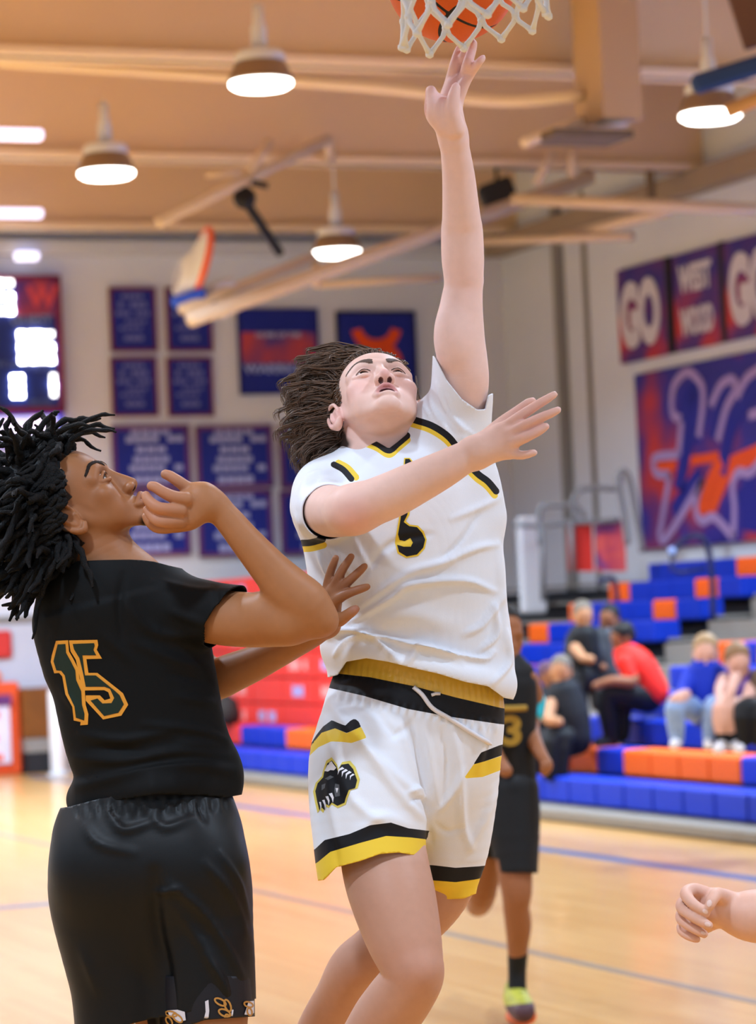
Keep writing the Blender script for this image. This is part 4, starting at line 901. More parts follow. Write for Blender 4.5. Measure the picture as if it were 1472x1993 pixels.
# ------------------------------------------------------------------ the jumping player in white
DW = 5.35
SKINW = mat('fair_skin', '#e3b49e', 0.5, 0.28, sss=0.1, attr='skin_colour', noise=(60, 0.03), bump=(900, 0.05))
CWHITE = mat('white_jersey_cloth', '#eceef6', 0.62, 0.25, bump=(700, 0.08), sheen=0.1); CBLACK = mat('black_jersey_cloth', '#17171b', 0.6, 0.25); CGOLD = mat('yellow_jersey_cloth', '#f5cf3c', 0.55, 0.3)
def white_player():
    t = empty('person', at(790, 2150, DW)); tag(t, 'person in white number 5 jersey leaping with one arm stretched up under the net', 'person')
    b = Body(DW)
    h = Head(b, 736, 794, 0.0, 8.5, 53, 2.2, 1.04)
    build_head(h, 0.0065, lips=0.78, mw=0.86, chin=1.0, nostril=0.88)
    # neck and trunk (trunk stays inside the shirt)
    b.limb([(735, 790, 0.045, 58), (742, 845, 0.035, 52), (750, 900, 0.025, 62)], 0.02)
    b.limb([(690, 845, -0.02, 12), (720, 880, -0.035, 11), (752, 905, -0.04, 8)], 0.02)
    b.limb([(785, 950, 0.02, 130), (790, 1050, 0.0, 150), (806, 1180, 0.0, 140), (815, 1300, 0.02, 140), (800, 1420, 0.02, 150)], 0.04, flat=((0, 0, 1), 0.6))
    b.limb([(750, 910, 0.02, 60), (640, 955, 0.02, 45)], 0.04); b.limb([(760, 905, 0.02, 60), (880, 830, 0.02, 48)], 0.04)
    # raised arm
    b.limb([(875, 830, 0.0, 56), (893, 780, -0.02, 53), (900, 740, -0.03, 52), (899, 700, -0.04, 50), (897, 660, -0.05, 47), (898, 600, -0.06, 42), (902, 560, -0.065, 38), (902.5, 535, -0.07, 39), (901, 500, -0.075, 41.5), (899.5, 450, -0.085, 40.5), (898, 420, -0.1, 37), (893, 345, -0.13, 32), (886, 290, -0.155, 28.5), (882, 262, -0.165, 28)], 0.02, n=7)
    b.ball(918, 548, -0.05, 20, 16, 24, 0.014)
    b.ball(880, 655, -0.075, 34, 60, 30, 0.02)
    # raised hand
    b.limb([(882, 268, -0.165, 27), (874, 235, -0.175, 30), (868, 215, -0.180, 27)], 0.012)
    b.limb([(868, 240, -0.185, 24), (850, 215, -0.190, 19), (842, 196, -0.190, 13), (839, 182, -0.190, 11), (839, 177, -0.190, 10.5)], 0.008)
    b.limb([(884, 250, -0.190, 21), (879, 222, -0.205, 17), (882, 195, -0.210, 13.5), (886, 176, -0.210, 10.5), (888, 168, -0.209, 8)], 0.006)
    b.ball(851, 214, -0.185, 23, 31, 24, 0.012)
    b.limb([(872, 225, -0.165, 27), (880, 190, -0.150, 24), (888, 165, -0.140, 21)], 0.012)
    for f in ([(872, 185, -0.150, 13), (878, 155, -0.135, 11), (884, 130, -0.155, 10), (890, 108, -0.150, 9), (895, 94, -0.147, 7.5)],
              [(884, 172, -0.145, 13), (893, 140, -0.135, 11.5), (903, 112, -0.160, 10.5), (911, 90, -0.165, 9.5), (917, 78, -0.170, 8)],
              [(894, 170, -0.150, 12.5), (903, 148, -0.155, 10.5), (910, 125, -0.185, 10), (918, 100, -0.180, 9), (922, 85, -0.180, 7.5)],
              [(893, 185, -0.160, 13.5), (905, 160, -0.165, 11), (918, 140, -0.170, 9.5), (931, 123, -0.200, 8), (940, 113, -0.200, 6.5)]): b.limb(f, 0.004, n=3)
    # bent arm across the chest: upper arm comes forward out of the sleeve, forearm crosses
    b.limb([(640, 965, 0.0, 52), (635, 985, -0.07, 50), (645, 995, -0.15, 50), (672, 995, -0.22, 49), (690, 992, -0.255, 47)], 0.025)
    b.limb([(684, 992, -0.255, 44), (720, 980, -0.265, 45.5), (765, 962, -0.27, 45), (810, 940, -0.27, 42), (860, 915, -0.27, 37), (900, 893, -0.265, 32), (928, 880, -0.262, 30)], 0.02, n=7)
    b.ball(692, 1010, -0.25, 24, 20, 28, 0.016)
    hand(b, (926, 881, -0.262, 28), [(975, 838, -0.265, 15), (990, 846, -0.272, 15), (996, 862, -0.275, 15), (990, 880, -0.272, 14)],
         [[(975, 838, -0.265, 13), (1010, 812, -0.272, 10.5), (1043, 790, -0.27, 9.5), (1066, 776, -0.268, 8.5), (1079, 768, -0.266, 7)],
          [(990, 846, -0.275, 13), (1025, 826, -0.285, 10.5), (1055, 812, -0.285, 9.5), (1076, 803, -0.283, 8.5), (1086, 798, -0.282, 7)],
          [(996, 862, -0.28, 13), (1020, 853, -0.29, 10.5), (1043, 842, -0.29, 9.5), (1057, 834, -0.288, 8.5), (1063, 830, -0.288, 7)],
          [(990, 880, -0.275, 12), (1008, 885, -0.28, 9.5), (1024, 885, -0.28, 8.5), (1036, 882, -0.28, 7.2), (1041, 881, -0.28, 6)]],
         [(945, 855, -0.255, 18), (975, 825, -0.24, 13), (1005, 802, -0.235, 10.5), (1028, 785, -0.235, 9), (1037, 780, -0.235, 7)])
    # legs
    b.limb([(725, 1480, -0.03, 82), (738, 1600, -0.06, 82), (751, 1690, -0.1, 85), (766, 1750, -0.14, 83), (785, 1820, -0.17, 74), (800, 1870, -0.19, 63), (806, 1895, -0.195, 59), (795, 1920, -0.18, 60), (770, 1955, -0.15, 63), (738, 2000, -0.11, 62), (690, 2080, -0.05, 52), (640, 2200, 0.02, 34), (620, 2270, 0.05, 30)], 0.03, n=10)
    b.ball(812, 1885, -0.22, 36, 34, 34, 0.02)
    b.limb([(880, 1480, 0.04, 85), (880, 1600, 0.07, 80), (850, 1720, 0.1, 72), (790, 1800, 0.13, 62), (735, 1850, 0.15, 54), (690, 1885, 0.18, 50), (660, 1940, 0.23, 47), (625, 2000, 0.28, 45), (585, 2080, 0.34, 38), (550, 2150, 0.4, 28)], 0.03, n=9)
    # feet out of frame stay simple
    b.limb([(620, 2270, 0.05, 28), (640, 2300, 0.0, 26), (690, 2310, -0.05, 20)], 0.02); b.limb([(550, 2150, 0.4, 26), (560, 2185, 0.38, 24), (600, 2200, 0.33, 18)], 0.02)
    fine = [b.box(628, 680, 815, 850, -0.13, 0.06)]
    V, F = b.mesh(0.0034, fine=[(fine[0][0], fine[0][1], 0.0015), (*b.box(716, 715, 794, 778, -0.2, -0.09), 0.001)])
    L = h.inv(V); V = relax(V, F, np.clip((0.17-np.linalg.norm(L, axis=1))/0.02, 0, 1), 10)
    x, y = cam_pix(V)
    cols = np.tile(np.array(srgb('#ecc4b6')[:3]), (len(V), 1))
    PK = '#d98f86'
    for (px, py, z, r, a) in ((912, 545, -0.1, 0.045, 0.5), (805, 1880, -0.25, 0.05, 0.5), (690, 1010, -0.3, 0.04, 0.5), (905, 115, -0.2, 0.055, 0.9), (890, 290, -0.17, 0.12, 0.25), (1040, 820, -0.27, 0.06, 0.35), (850, 205, -0.21, 0.05, 0.45)): cols = blend(cols, PK, a*gauss(V, b.P(px, py, z), r))  # flushed joints and hands; raised fingers' shade also put into the pink
    cols = blend(cols, '#b98468', 0.8*np.clip((y-1600)/80, 0, 1)); cols = blend(cols, '#f6d3cc', 0.8*np.clip((760-y)/60, 0, 1)*(x > 830))  # shade below the shorts and light on the raised arm put into the colour
    cols = face_pigment(h, V, cols, '#bd6a6c', '#e3a09a', mouth=0.0065, mw=0.86)
    L = h.inv(V)
    # hair-covered scalp is brown skin below the locks
    scalp = (L[:, 2] < 0.045+0.35*(L[:, 1]-0.07)) & (L[:, 1] > 0.0) & (L[:, 1] > 0.075-0.9*(0.03-np.minimum(L[:, 2], 0.03))-0.02) | (L[:, 1] > 0.088)
    back = np.zeros(len(L), bool)
    inhead = (np.abs(L).max(1) < 0.16); cols = blend(cols, '#2a1d14', ((scalp | back) & inhead)*0.95)
    cols = blend(cols, '#2a1d14', 0.95*inhead*np.clip((-0.03-L[:, 2])/0.014, 0, 1)*np.clip((L[:, 1]+0.062)/0.014, 0, 1))
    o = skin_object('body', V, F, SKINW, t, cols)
    eyes(h, t, '#1e1916', (0.1, 0.12, 1))
    BR = mat('brown_hair', '#5a4130', 0.38, 0.55, noise=(55, 0.45)); bv0 = bvh_of(V[inhead], np.zeros((0, 3), int)) if False else bvh_of(V, tris(F))
    lashes_brows(h, bv0, t, mat('dark_brow_hair', '#67544a', 0.6, 0.3))
    # hair: fine strands in clumps, thrown back to the left as he looks up
    rng = random.Random(11); locks = []
    hl = np.array([(0.05, 0.072, 0.06), (0.02, 0.083, 0.066), (-0.02, 0.083, 0.066), (-0.048, 0.066, 0.056), (-0.064, 0.04, 0.04), (-0.071, 0.012, 0.022), (-0.074, -0.01, 0.008), (-0.074, 0.0, -0.035), (-0.055, -0.035, -0.075), (-0.01, -0.06, -0.085)])
    ends = np.array([(640, 700, 0.16), (606, 694, 0.15), (576, 712, 0.13), (558, 738, 0.12), (552, 775, 0.11), (543, 820, 0.1), (548, 866, 0.08), (566, 905, 0.07), (606, 912, 0.07), (672, 890, 0.07)])
    C0 = np.array([0, 0.03, -0.02])
    def scalp_pt(p, lift=0.0): n = p-C0; return C0+n/np.linalg.norm(n/np.array([0.0745+lift, 0.085+lift, 0.0955+lift]))
    NC = 300
    for c in range(NC):
        u = ((c+rng.random())/NC)**1.0; f = u*(len(hl)-1); k = min(int(f), len(hl)-2); fr = f-k
        back_ = rng.random()**1.6
        r0 = hl[k]*(1-fr)+hl[k+1]*fr; r0 = r0+np.array([0.03*back_*(1-u), 0.015*back_, -0.11*back_])
        ez = ends[k]*(1-fr)+ends[k+1]*fr; ln = (0.5+0.58*rng.random())*(1-0.2*back_)
        cx_, cy_ = rng.gauss(0, 7), rng.gauss(0, 12); wv = rng.uniform(-1, 1); cur = rng.uniform(-1, 1)
        for q in range(13):
            rl = scalp_pt(r0+np.array([rng.gauss(0, 0.006), rng.gauss(0, 0.006), rng.gauss(0, 0.008)])); a = h.T(rl)
            ra = cam_pix(a[None]); rx, ry = ra[0][0], ra[1][0]; l2 = ln*(0.94+0.08*rng.random())
            ex, ey = rx+(ez[0]+cx_-rx)*l2+rng.gauss(0, 2.2), ry+(ez[1]+cy_-ry)*l2+rng.gauss(0, 2.6)
            e = b.P(ex, ey, ez[2]*(0.35+0.65*back_)+0.01+rng.gauss(0, 0.004)+0.02*wv)
            lift = (0.002+0.014*rng.random())*(1.0 if u < 0.33 else min(1, 0.35+1.6*back_))+(0.004 if u < 0.33 else 0)
            bk = scalp_pt(rl+np.array([-0.006, 0.008, -0.03]), lift); m1 = h.T(bk); m0 = h.T(scalp_pt(rl+np.array([0, 0.003, -0.010]), lift*0.8))
            m2 = m1*0.5+e*0.5+np.array([0.002*wv, 0.007*wv+0.009, 0]); m3 = m1*0.2+e*0.8+np.array([-0.003+0.003*cur, 0.005*cur+0.006, 0])
            P_ = crom(np.array([a, m0, m1, m2, m3, e, e+np.array([0.004+0.004*cur, -0.012-0.008*abs(wv), 0])]), 3); w0 = 0.0005+0.0009*rng.random()
            locks.append(np.column_stack([P_, w0*np.interp(np.linspace(0, 1, len(P_)), [0, 0.25, 0.7, 1], [0.7, 1.1, 0.9, 0.15])]))
    for i in range(60):                     # hair on the far side of the face
        u = i/59; a = h.T(scalp_pt(np.array([0.07, 0.075-0.1*u, 0.03-0.05*u]))); e = b.P(811+rng.gauss(0, 3), 735+85*u+rng.gauss(0, 6), 0.07); mdl = h.T(scalp_pt(np.array([0.08, 0.06-0.1*u, 0.0-0.05*u]), 0.009))
        P_ = crom(np.array([a, mdl, e]), 4); locks.append(np.column_stack([P_, np.linspace(0.0018, 0.0005, len(P_))]))
    hair_tubes('hair', locks, BR, t, 4, 0.8)
    # ---------------- shirt
    s = Body(DW)
    s.limb([(778, 930, 0.0, 100), (788, 985, -0.01, 150), (792, 1040, -0.01, 178), (797, 1110, -0.005, 186), (806, 1190, 0.0, 182), (816, 1260, 0.0, 182), (820, 1310, 0.005, 182), (818, 1370, 0.01, 175), (815, 1430, 0.01, 160)], 0.04, flat=((0, 0, 1), 0.64))
    s.limb([(735, 885, 0.03, 52), (770, 905, 0.02, 66)], 0.03)
    s.limb([(740, 900, 0.03, 58), (690, 925, 0.02, 56), (638, 955, 0.01, 62)], 0.035)
    s.limb([(770, 895, 0.03, 58), (820, 860, 0.02, 56), (872, 820, 0.01, 60)], 0.035)
    s.limb([(870, 835, 0.0, 70), (893, 800, -0.01, 64), (899, 760, -0.03, 61), (899, 720, -0.04, 58), (898, 660, -0.05, 54)], 0.025)
    s.limb([(880, 860, 0.0, 66), (915, 930, 0.0, 55), (930, 1000, 0.0, 50)], 0.04)
    s.limb([(640, 965, 0.02, 70), (628, 985, -0.04, 64), (633, 995, -0.1, 58), (648, 996, -0.16, 54), (672, 995, -0.22, 52)], 0.02)
    s.limb([(620, 1010, 0.02, 45), (650, 1080, 0.0, 52), (660, 1150, 0.0, 50)], 0.03)
    s.limb([(655, 1262, 0.0, 24), (700, 1272, -0.08, 20), (780, 1288, -0.11, 20), (860, 1308, -0.11, 22), (930, 1325, -0.09, 24), (975, 1335, -0.03, 26)], 0.03)
    V, F = s.mesh(0.0042); T = tris(F)
    V = folds(V, T, [(q_[0], q_[1]*0.72, q_[2]*1.55) for q_ in [([(640, 1235), (760, 1165), (800, 1138), (900, 1130), (960, 1150)], 9, 0.008), ([(690, 1190), (790, 1120), (880, 1090)], 11, 0.005), ([(640, 1240), (700, 1225), (780, 1290)], 9, 0.008), ([(660, 1225), (740, 1240), (820, 1262), (930, 1285), (960, 1270)], 9, 0.009), ([(930, 1270), (965, 1235), (960, 1180)], 8, 0.007),
        ([(970, 1060), (975, 1150), (982, 1260)], 10, 0.005), ([(700, 1130), (760, 1060), (840, 1040)], 10, -0.004), ([(620, 1080), (650, 1140)], 7, 0.005), ([(655, 1070), (690, 1130)], 6, 0.004), ([(640, 1075), (660, 1120)], 5, -0.004), ([(830, 1110), (920, 1070), (965, 1060)], 9, 0.005), ([(880, 1010), (940, 985), (970, 970)], 9, 0.004), ([(690, 1050), (720, 1110)], 8, 0.004),
        ([(905, 1235), (940, 1215), (975, 1160)], 9, 0.006), ([(800, 1285), (822, 1260), (900, 1290)], 8, 0.006), ([(720, 1215), (800, 1200), (880, 1215)], 30, 0.006), ([(652, 1275), (680, 1245), (720, 1240)], 7, 0.006), ([(960, 1330), (990, 1290), (985, 1230)], 8, 0.006), ([(860, 1090), (900, 1050), (930, 1000)], 8, -0.004),
        ([(835, 760), (845, 800), (880, 850)], 6, 0.003), ([(850, 745), (870, 800), (910, 850)], 5, 0.003), ([(825, 790), (840, 815)], 5, 0.003), ([(900, 850), (925, 880)], 6, 0.003), ([(870, 770), (890, 820), (925, 850)], 5, 0.003), ([(580, 985), (600, 930), (650, 915)], 9, 0.004), ([(575, 1000), (590, 1040)], 6, 0.003), ([(595, 960), (620, 930)], 6, -0.003)]])
    x, y = cam_pix(V); lab = np.zeros(len(T), int)
    hem = [(560, 1330), (640, 1318), (656, 1314), (674, 1288), (713, 1281), (756, 1288), (808, 1301), (853, 1311), (905, 1327), (951, 1336), (981, 1358), (1020, 1366)]
    V, T, lab = clip_away(V, T, y-yline(hem, x), lab)
    # sleeve openings: plane cuts across the two upper arms
    def plane_g(V, p, q, at_): d = q-p; d = d/np.linalg.norm(d); return (V-at_)@d
    x, y = cam_pix(V)
    line = [(800, 640), (846, 697), (870, 742), (900, 778), (930, 798), (946, 797), (952, 770), (1000, 745)]
    g = yline(line, x)-y+np.where((x > 835), 0, -60); g = np.where(y > 830, -50, g); V, T, lab = clip_away(V, T, g, lab)
    p, q = s.P(635, 988, -0.06), s.P(690, 998, -0.25); g = plane_g(V, p, q, s.P(643, 994, -0.135)); rad = np.linalg.norm((V-s.P(643, 994, -0.135))-np.outer(g, (q-p)/np.linalg.norm(q-p)), axis=1); g = np.where(rad < 0.066, g, -0.05)
    V, T, lab = clip_away(V, T, g, lab)
    # V neck
    x, y = cam_pix(V); neck = [(676, 820), (686, 852), (711, 851), (735, 860), (757, 873), (773, 861), (792, 845), (812, 800)]
    g = poly_sd(x, y, neck); g = np.where(V[:, 2] < DW+0.06, g, -20); V, T, lab = clip_away(V, T, g, lab)
    def band(V, T, lab, poly, w, new):
        x, y = cam_pix(V); d, _ = seg_dist(x, y, crom(np.array(poly, float), 4)); return paint(V, T, lab, w-d, new)
    col = [(692, 856), (698, 854), (711, 854), (735, 863), (757, 876), (773, 864), (792, 848)]
    V, T, lab = band(V, T, lab, [(x_+0, y_+8) for x_, y_ in col], 7.5, 2); V, T, lab = band(V, T, lab, col, 7, 1)
    arm1 = [(806, 817), (840, 828), (870, 847), (888, 868), (905, 895), (930, 922), (950, 937), (966, 956)]
    V, T, lab = band(V, T, lab, [(x_-3, y_+8) for x_, y_ in arm1], 6.5, 2); V, T, lab = band(V, T, lab, arm1, 6.5, 1)
    arm2 = [(650, 904), (668, 914), (684, 932)]
    V, T, lab = band(V, T, lab, [(x_+9, y_-3) for x_, y_ in arm2], 6.5, 2); V, T, lab = band(V, T, lab, arm2, 6.0, 1)
    arm3 = [(588, 1057), (605, 1056), (628, 1050)]
    V, T, lab = band(V, T, lab, [(x_+2, y_+11) for x_, y_ in arm3], 6.5, 2); V, T, lab = band(V, T, lab, arm3, 6.5, 1)
    so = cloth_object('jersey', V, T, lab, [CWHITE, CBLACK, CGOLD], t)
    bv = bvh_of(V, T)
    five = [(789, 893), (797, 893), (806, 905), (840, 905), (838, 922), (804, 925), (801, 960), (793, 1002), (786, 1016), (797, 1024), (812, 1026), (822, 1037), (828, 1050), (824, 1066), (812, 1079), (792, 1083), (777, 1074), (773, 1060), (786, 1064), (800, 1064), (804, 1056), (799, 1047), (788, 1053), (778, 1051), (775, 1040), (780, 1010), (784, 960)]
    ctr = np.array([800, 990]); big = [tuple(np.array(p)+2.8*np.array([np.sign(p[0]-801), np.sign(p[1]-1045)])) for p in five]
    decal('number_outline', [[(787, 891), (798, 891), (808, 902), (843, 902), (841, 925), (806, 928), (804, 960), (797, 1002), (790, 1014), (798, 1021), (814, 1023), (825, 1034), (831, 1050), (827, 1068), (814, 1082), (791, 1086), (774, 1077), (769, 1057), (772, 1036), (777, 1008), (781, 960)]], V, bv, CGOLD, so, 0.001)
    decal('number', [five], V, bv, CBLACK, so, 0.0018, 4)
    # ---------------- shorts
    s = Body(DW)
    s.limb([(818, 1300, 0.01, 150), (814, 1345, 0.01, 162), (806, 1400, 0.01, 176), (795, 1470, 0.01, 168)], 0.04, flat=((0, 0, 1), 0.64))
    s.limb([(740, 1400, -0.01, 100), (716, 1470, -0.03, 112), (716, 1550, -0.05, 115), (719, 1630, -0.07, 110), (725, 1700, -0.09, 107), (730, 1760, -0.1, 100)], 0.02, flat=((0, 0, 1), 1.12))
    s.limb([(880, 1400, 0.02, 88), (893, 1470, 0.03, 82), (901, 1560, 0.045, 66), (896, 1650, 0.06, 56), (886, 1720, 0.07, 44), (880, 1790, 0.08, 40)], 0.014)
    s.limb([(880, 1480, 0.0, 60), (870, 1600, 0.02, 50), (860, 1700, 0.04, 36)], 0.02)
    V, F = s.mesh(0.0042); T = tris(F)
    V = folds(V, T, [([(800, 1390), (812, 1460), (830, 1560), (840, 1640)], 5, -0.008), ([(826, 1400), (838, 1480), (852, 1570)], 8, 0.007), ([(780, 1400), (790, 1450), (812, 1520)], 7, 0.006), ([(640, 1360), (690, 1430), (780, 1520), (832, 1560)], 11, 0.008), ([(690, 1400), (720, 1470), (790, 1560), (835, 1600)], 9, 0.007), ([(632, 1400), (650, 1470), (690, 1560), (760, 1610)], 10, 0.006),
        ([(668, 1410), (660, 1470), (690, 1540)], 8, 0.004), ([(720, 1370), (760, 1420), (770, 1430), (800, 1410)], 8, -0.005), ([(880, 1410), (895, 1500), (900, 1600), (915, 1650)], 8, 0.008), ([(915, 1650), (945, 1590), (965, 1540)], 8, 0.006), ([(852, 1580), (880, 1545), (900, 1500)], 7, 0.006), ([(860, 1420), (870, 1480), (862, 1560)], 6, -0.005), ([(845, 1600), (870, 1620), (900, 1610)], 6, -0.004),
        ([(935, 1400), (940, 1440), (930, 1500)], 7, 0.005), ([(960, 1410), (955, 1450), (945, 1500)], 6, -0.004), ([(790, 1545), (815, 1535), (832, 1555)], 5, 0.006), ([(795, 1560), (818, 1555), (836, 1575)], 4, -0.006), ([(640, 1480), (645, 1560), (660, 1640)], 9, 0.005), ([(650, 1640), (655, 1680), (652, 1705)], 7, -0.004), ([(700, 1620), (740, 1590), (790, 1605)], 12, 0.006)]
        + [([(x_, 1342+0.2*(x_-650)), (x_-2, 1362+0.2*(x_-650))], 3.2, 0.003*(1 if i % 2 else -1)) for i, x_ in enumerate(range(655, 975, 8))]
        + [([(x_, 1284+0.2*(x_-665)), (x_, 1318+0.2*(x_-665))], 2.6, 0.0016*(1 if i % 2 else -1)) for i, x_ in enumerate(range(665, 980, 6))])
    x, y = cam_pix(V); lab = np.zeros(len(T), int)
    # the two legs carry their own hem, black and yellow bands
    l1, l2 = Body(DW), Body(DW); l1.pr = [s.pr[1]]; l2.pr = [s.pr[2], s.pr[3]]
    def legs(V, c1, c2):
        x, y = cam_pix(V); w = np.clip(0.5+(l2.eval(V)-l1.eval(V))/0.012, 0, 1); return y-(yline(c1, x)*w+yline(c2, x)*(1-w))
    V, T, lab = clip_away(V, T, legs(V, [(560, 1720), (629, 1713), (640, 1702), (654, 1688), (703, 1675), (740, 1662), (777, 1659), (842, 1670), (880, 1674)], [(800, 1747), (849, 1748), (875, 1750), (903, 1749), (925, 1740), (990, 1730)]), lab)
    x, y = cam_pix(V); V, T, lab = clip_away(V, T, yline([(640, 1285), (674, 1276), (760, 1280), (850, 1304), (985, 1340)], x)-y, lab)
    V, T, lab = paint(V, T, lab, legs(V, [(590, 1668), (614, 1652), (632, 1635), (681, 1623), (721, 1606), (761, 1601), (795, 1612), (842, 1618), (880, 1622)], [(800, 1682), (844, 1684), (887, 1689), (934, 1686), (980, 1680)]), 1)
    V, T, lab = paint(V, T, lab, legs(V, [(590, 1697), (620, 1677), (643, 1658), (703, 1640), (752, 1627), (800, 1630), (843, 1635), (880, 1639)], [(800, 1712), (844, 1713.6), (887, 1717), (924, 1712), (980, 1700)]), 2)
    x, y = cam_pix(V); V, T, lab = paint(V, T, lab, yline([(600, 1330), (650, 1341), (707, 1354), (795, 1380), (870, 1394), (971, 1409), (1000, 1412)], x)-y, 1)
    x, y = cam_pix(V); V, T, lab = paint(V, T, lab, yline([(600, 1300), (658, 1311), (720, 1318), (804, 1335), (886, 1357), (976, 1378), (1000, 1382)], x)-y, 3)
    Z4 = lambda P_: [(580+a/3.252, 1380+c_/3.252) for a, c_ in P_]
    for poly, new in ((Z4([(40, 240), (85, 215), (120, 160), (160, 110), (215, 70), (260, 90), (300, 105), (330, 75), (360, 60), (385, 80), (400, 112), (310, 152), (235, 122), (150, 150), (90, 222), (40, 320)]), 1), (Z4([(40, 330), (90, 222), (150, 150), (235, 122), (310, 153), (400, 112), (435, 182), (340, 215), (280, 208), (210, 205), (130, 242), (72, 297), (40, 340)]), 2),
                      (Z4([(1110, 352), (1160, 275), (1275, 230), (1330, 215), (1330, 280), (1180, 332)]), 1), (Z4([(1050, 440), (1113, 350), (1180, 332), (1330, 283), (1330, 370), (1170, 430)]), 2)):
        x, y = cam_pix(V); g = poly_sd(x, y, poly); g = np.where(V[:, 2] < DW+0.08, g, -5); V, T, lab = paint(V, T, lab, g, new)
    so = cloth_object('shorts', V, T, lab, [CWHITE, CBLACK, CGOLD, mat('gold_elastic', '#f0c040', 0.35, 0.5, sheen=0.1)], t)
    bv = bvh_of(V, T)
    decal('emblem_fur', [Z4(q) for q in ([(236, 472), (262, 478), (266, 550), (236, 556), (230, 510)], [(170, 440), (205, 420), (228, 430), (190, 450)], [(150, 480), (175, 470), (170, 500), (150, 515)])], V, bv, mat('emblem_grey', '#55575c', 0.6), so, 0.0022, 4)
    sil = Z4([(165, 405), (185, 345), (215, 325), (245, 365), (252, 392), (275, 352), (320, 345), (350, 380), (375, 450), (362, 500), (322, 512), (303, 560), (295, 592), (250, 612), (215, 592), (198, 612), (180, 602), (168, 640), (150, 622), (135, 640), (122, 585), (110, 520), (125, 470), (160, 432)])
    c_ = np.mean(sil, 0); big = [tuple(c_+(np.array(p)-c_)*1.12) for p in sil]
    decal('emblem_outline', [big], V, bv, mat('emblem_yellow', '#e3cf5e', 0.6), so, 0.001, 4); decal('emblem', [sil], V, bv, CBLACK, so, 0.0018, 3)
    def claw(bx, by, tx, ty, w=9, bend=0.22):
        d = np.array([tx-bx, ty-by], float); n_ = np.array([-d[1], d[0]])/np.hypot(*d); b0 = np.array([bx, by]); m = b0+d*0.5+n_*np.hypot(*d)*bend
        return Z4([tuple(b0+n_*w), tuple(m+n_*w*0.75), (tx, ty), tuple(m-n_*w*0.55), tuple(b0-n_*w)])
    decal('emblem_claws', [claw(288, 372, 252, 416), claw(310, 384, 278, 430), claw(333, 396, 304, 443), (claw(354, 412, 330, 450, 7)), claw(206, 533, 222, 594, 11, -0.12), claw(183, 552, 195, 612, 9, -0.12), claw(161, 575, 173, 640, 8, -0.1), claw(140, 588, 142, 644, 6, -0.1), Z4([(168, 392), (186, 356), (196, 350), (200, 338), (214, 330), (222, 345), (243, 372), (228, 388), (205, 386), (190, 396)]), Z4([(238, 500), (256, 500), (247, 532)])], V, bv, mat('emblem_white', '#e8e6ee', 0.6), so, 0.0026, 3)
    # drawstring
    mb = MB(); L_ = crom(np.array([s.P(805, 1337, 0)*1.0, s.P(822, 1352, 0), s.P(842, 1378, 0), (s.P(875, 1398, 0)), s.P(915, 1424, 0), s.P(945, 1442, 0), s.P(957, 1449, 0)]), 4); Q = []
    for p in L_:
        dr = Vector(p).normalized(); hit = bv.ray_cast(Vector((0, 0, 0)), dr); Q.append(to_world((np.array(hit[0]) if hit[0] else p)-np.array(dr)*0.005))
    mb.tube(Q, [0.0042]*(len(Q)-2)+[0.003, 0.0022], 8); mb.build('drawstring', mat('white_cord', '#e9e4e8', 0.7), so, True)
    mb = MB(); Q = []
    for p in ((840, 1353), (848, 1350), (857, 1350)):
        p = s.P(*p, 0); dr = Vector(p).normalized(); hit = bv.ray_cast(Vector((0, 0, 0)), dr); Q.append(to_world((np.array(hit[0]) if hit[0] else p)-np.array(dr)*0.004))
    mb.tube(Q, 0.0032, 8); mb.build('drawstring', mat('white_cord', '#e9e4e8', 0.7), so, True)
    return t
white_player()
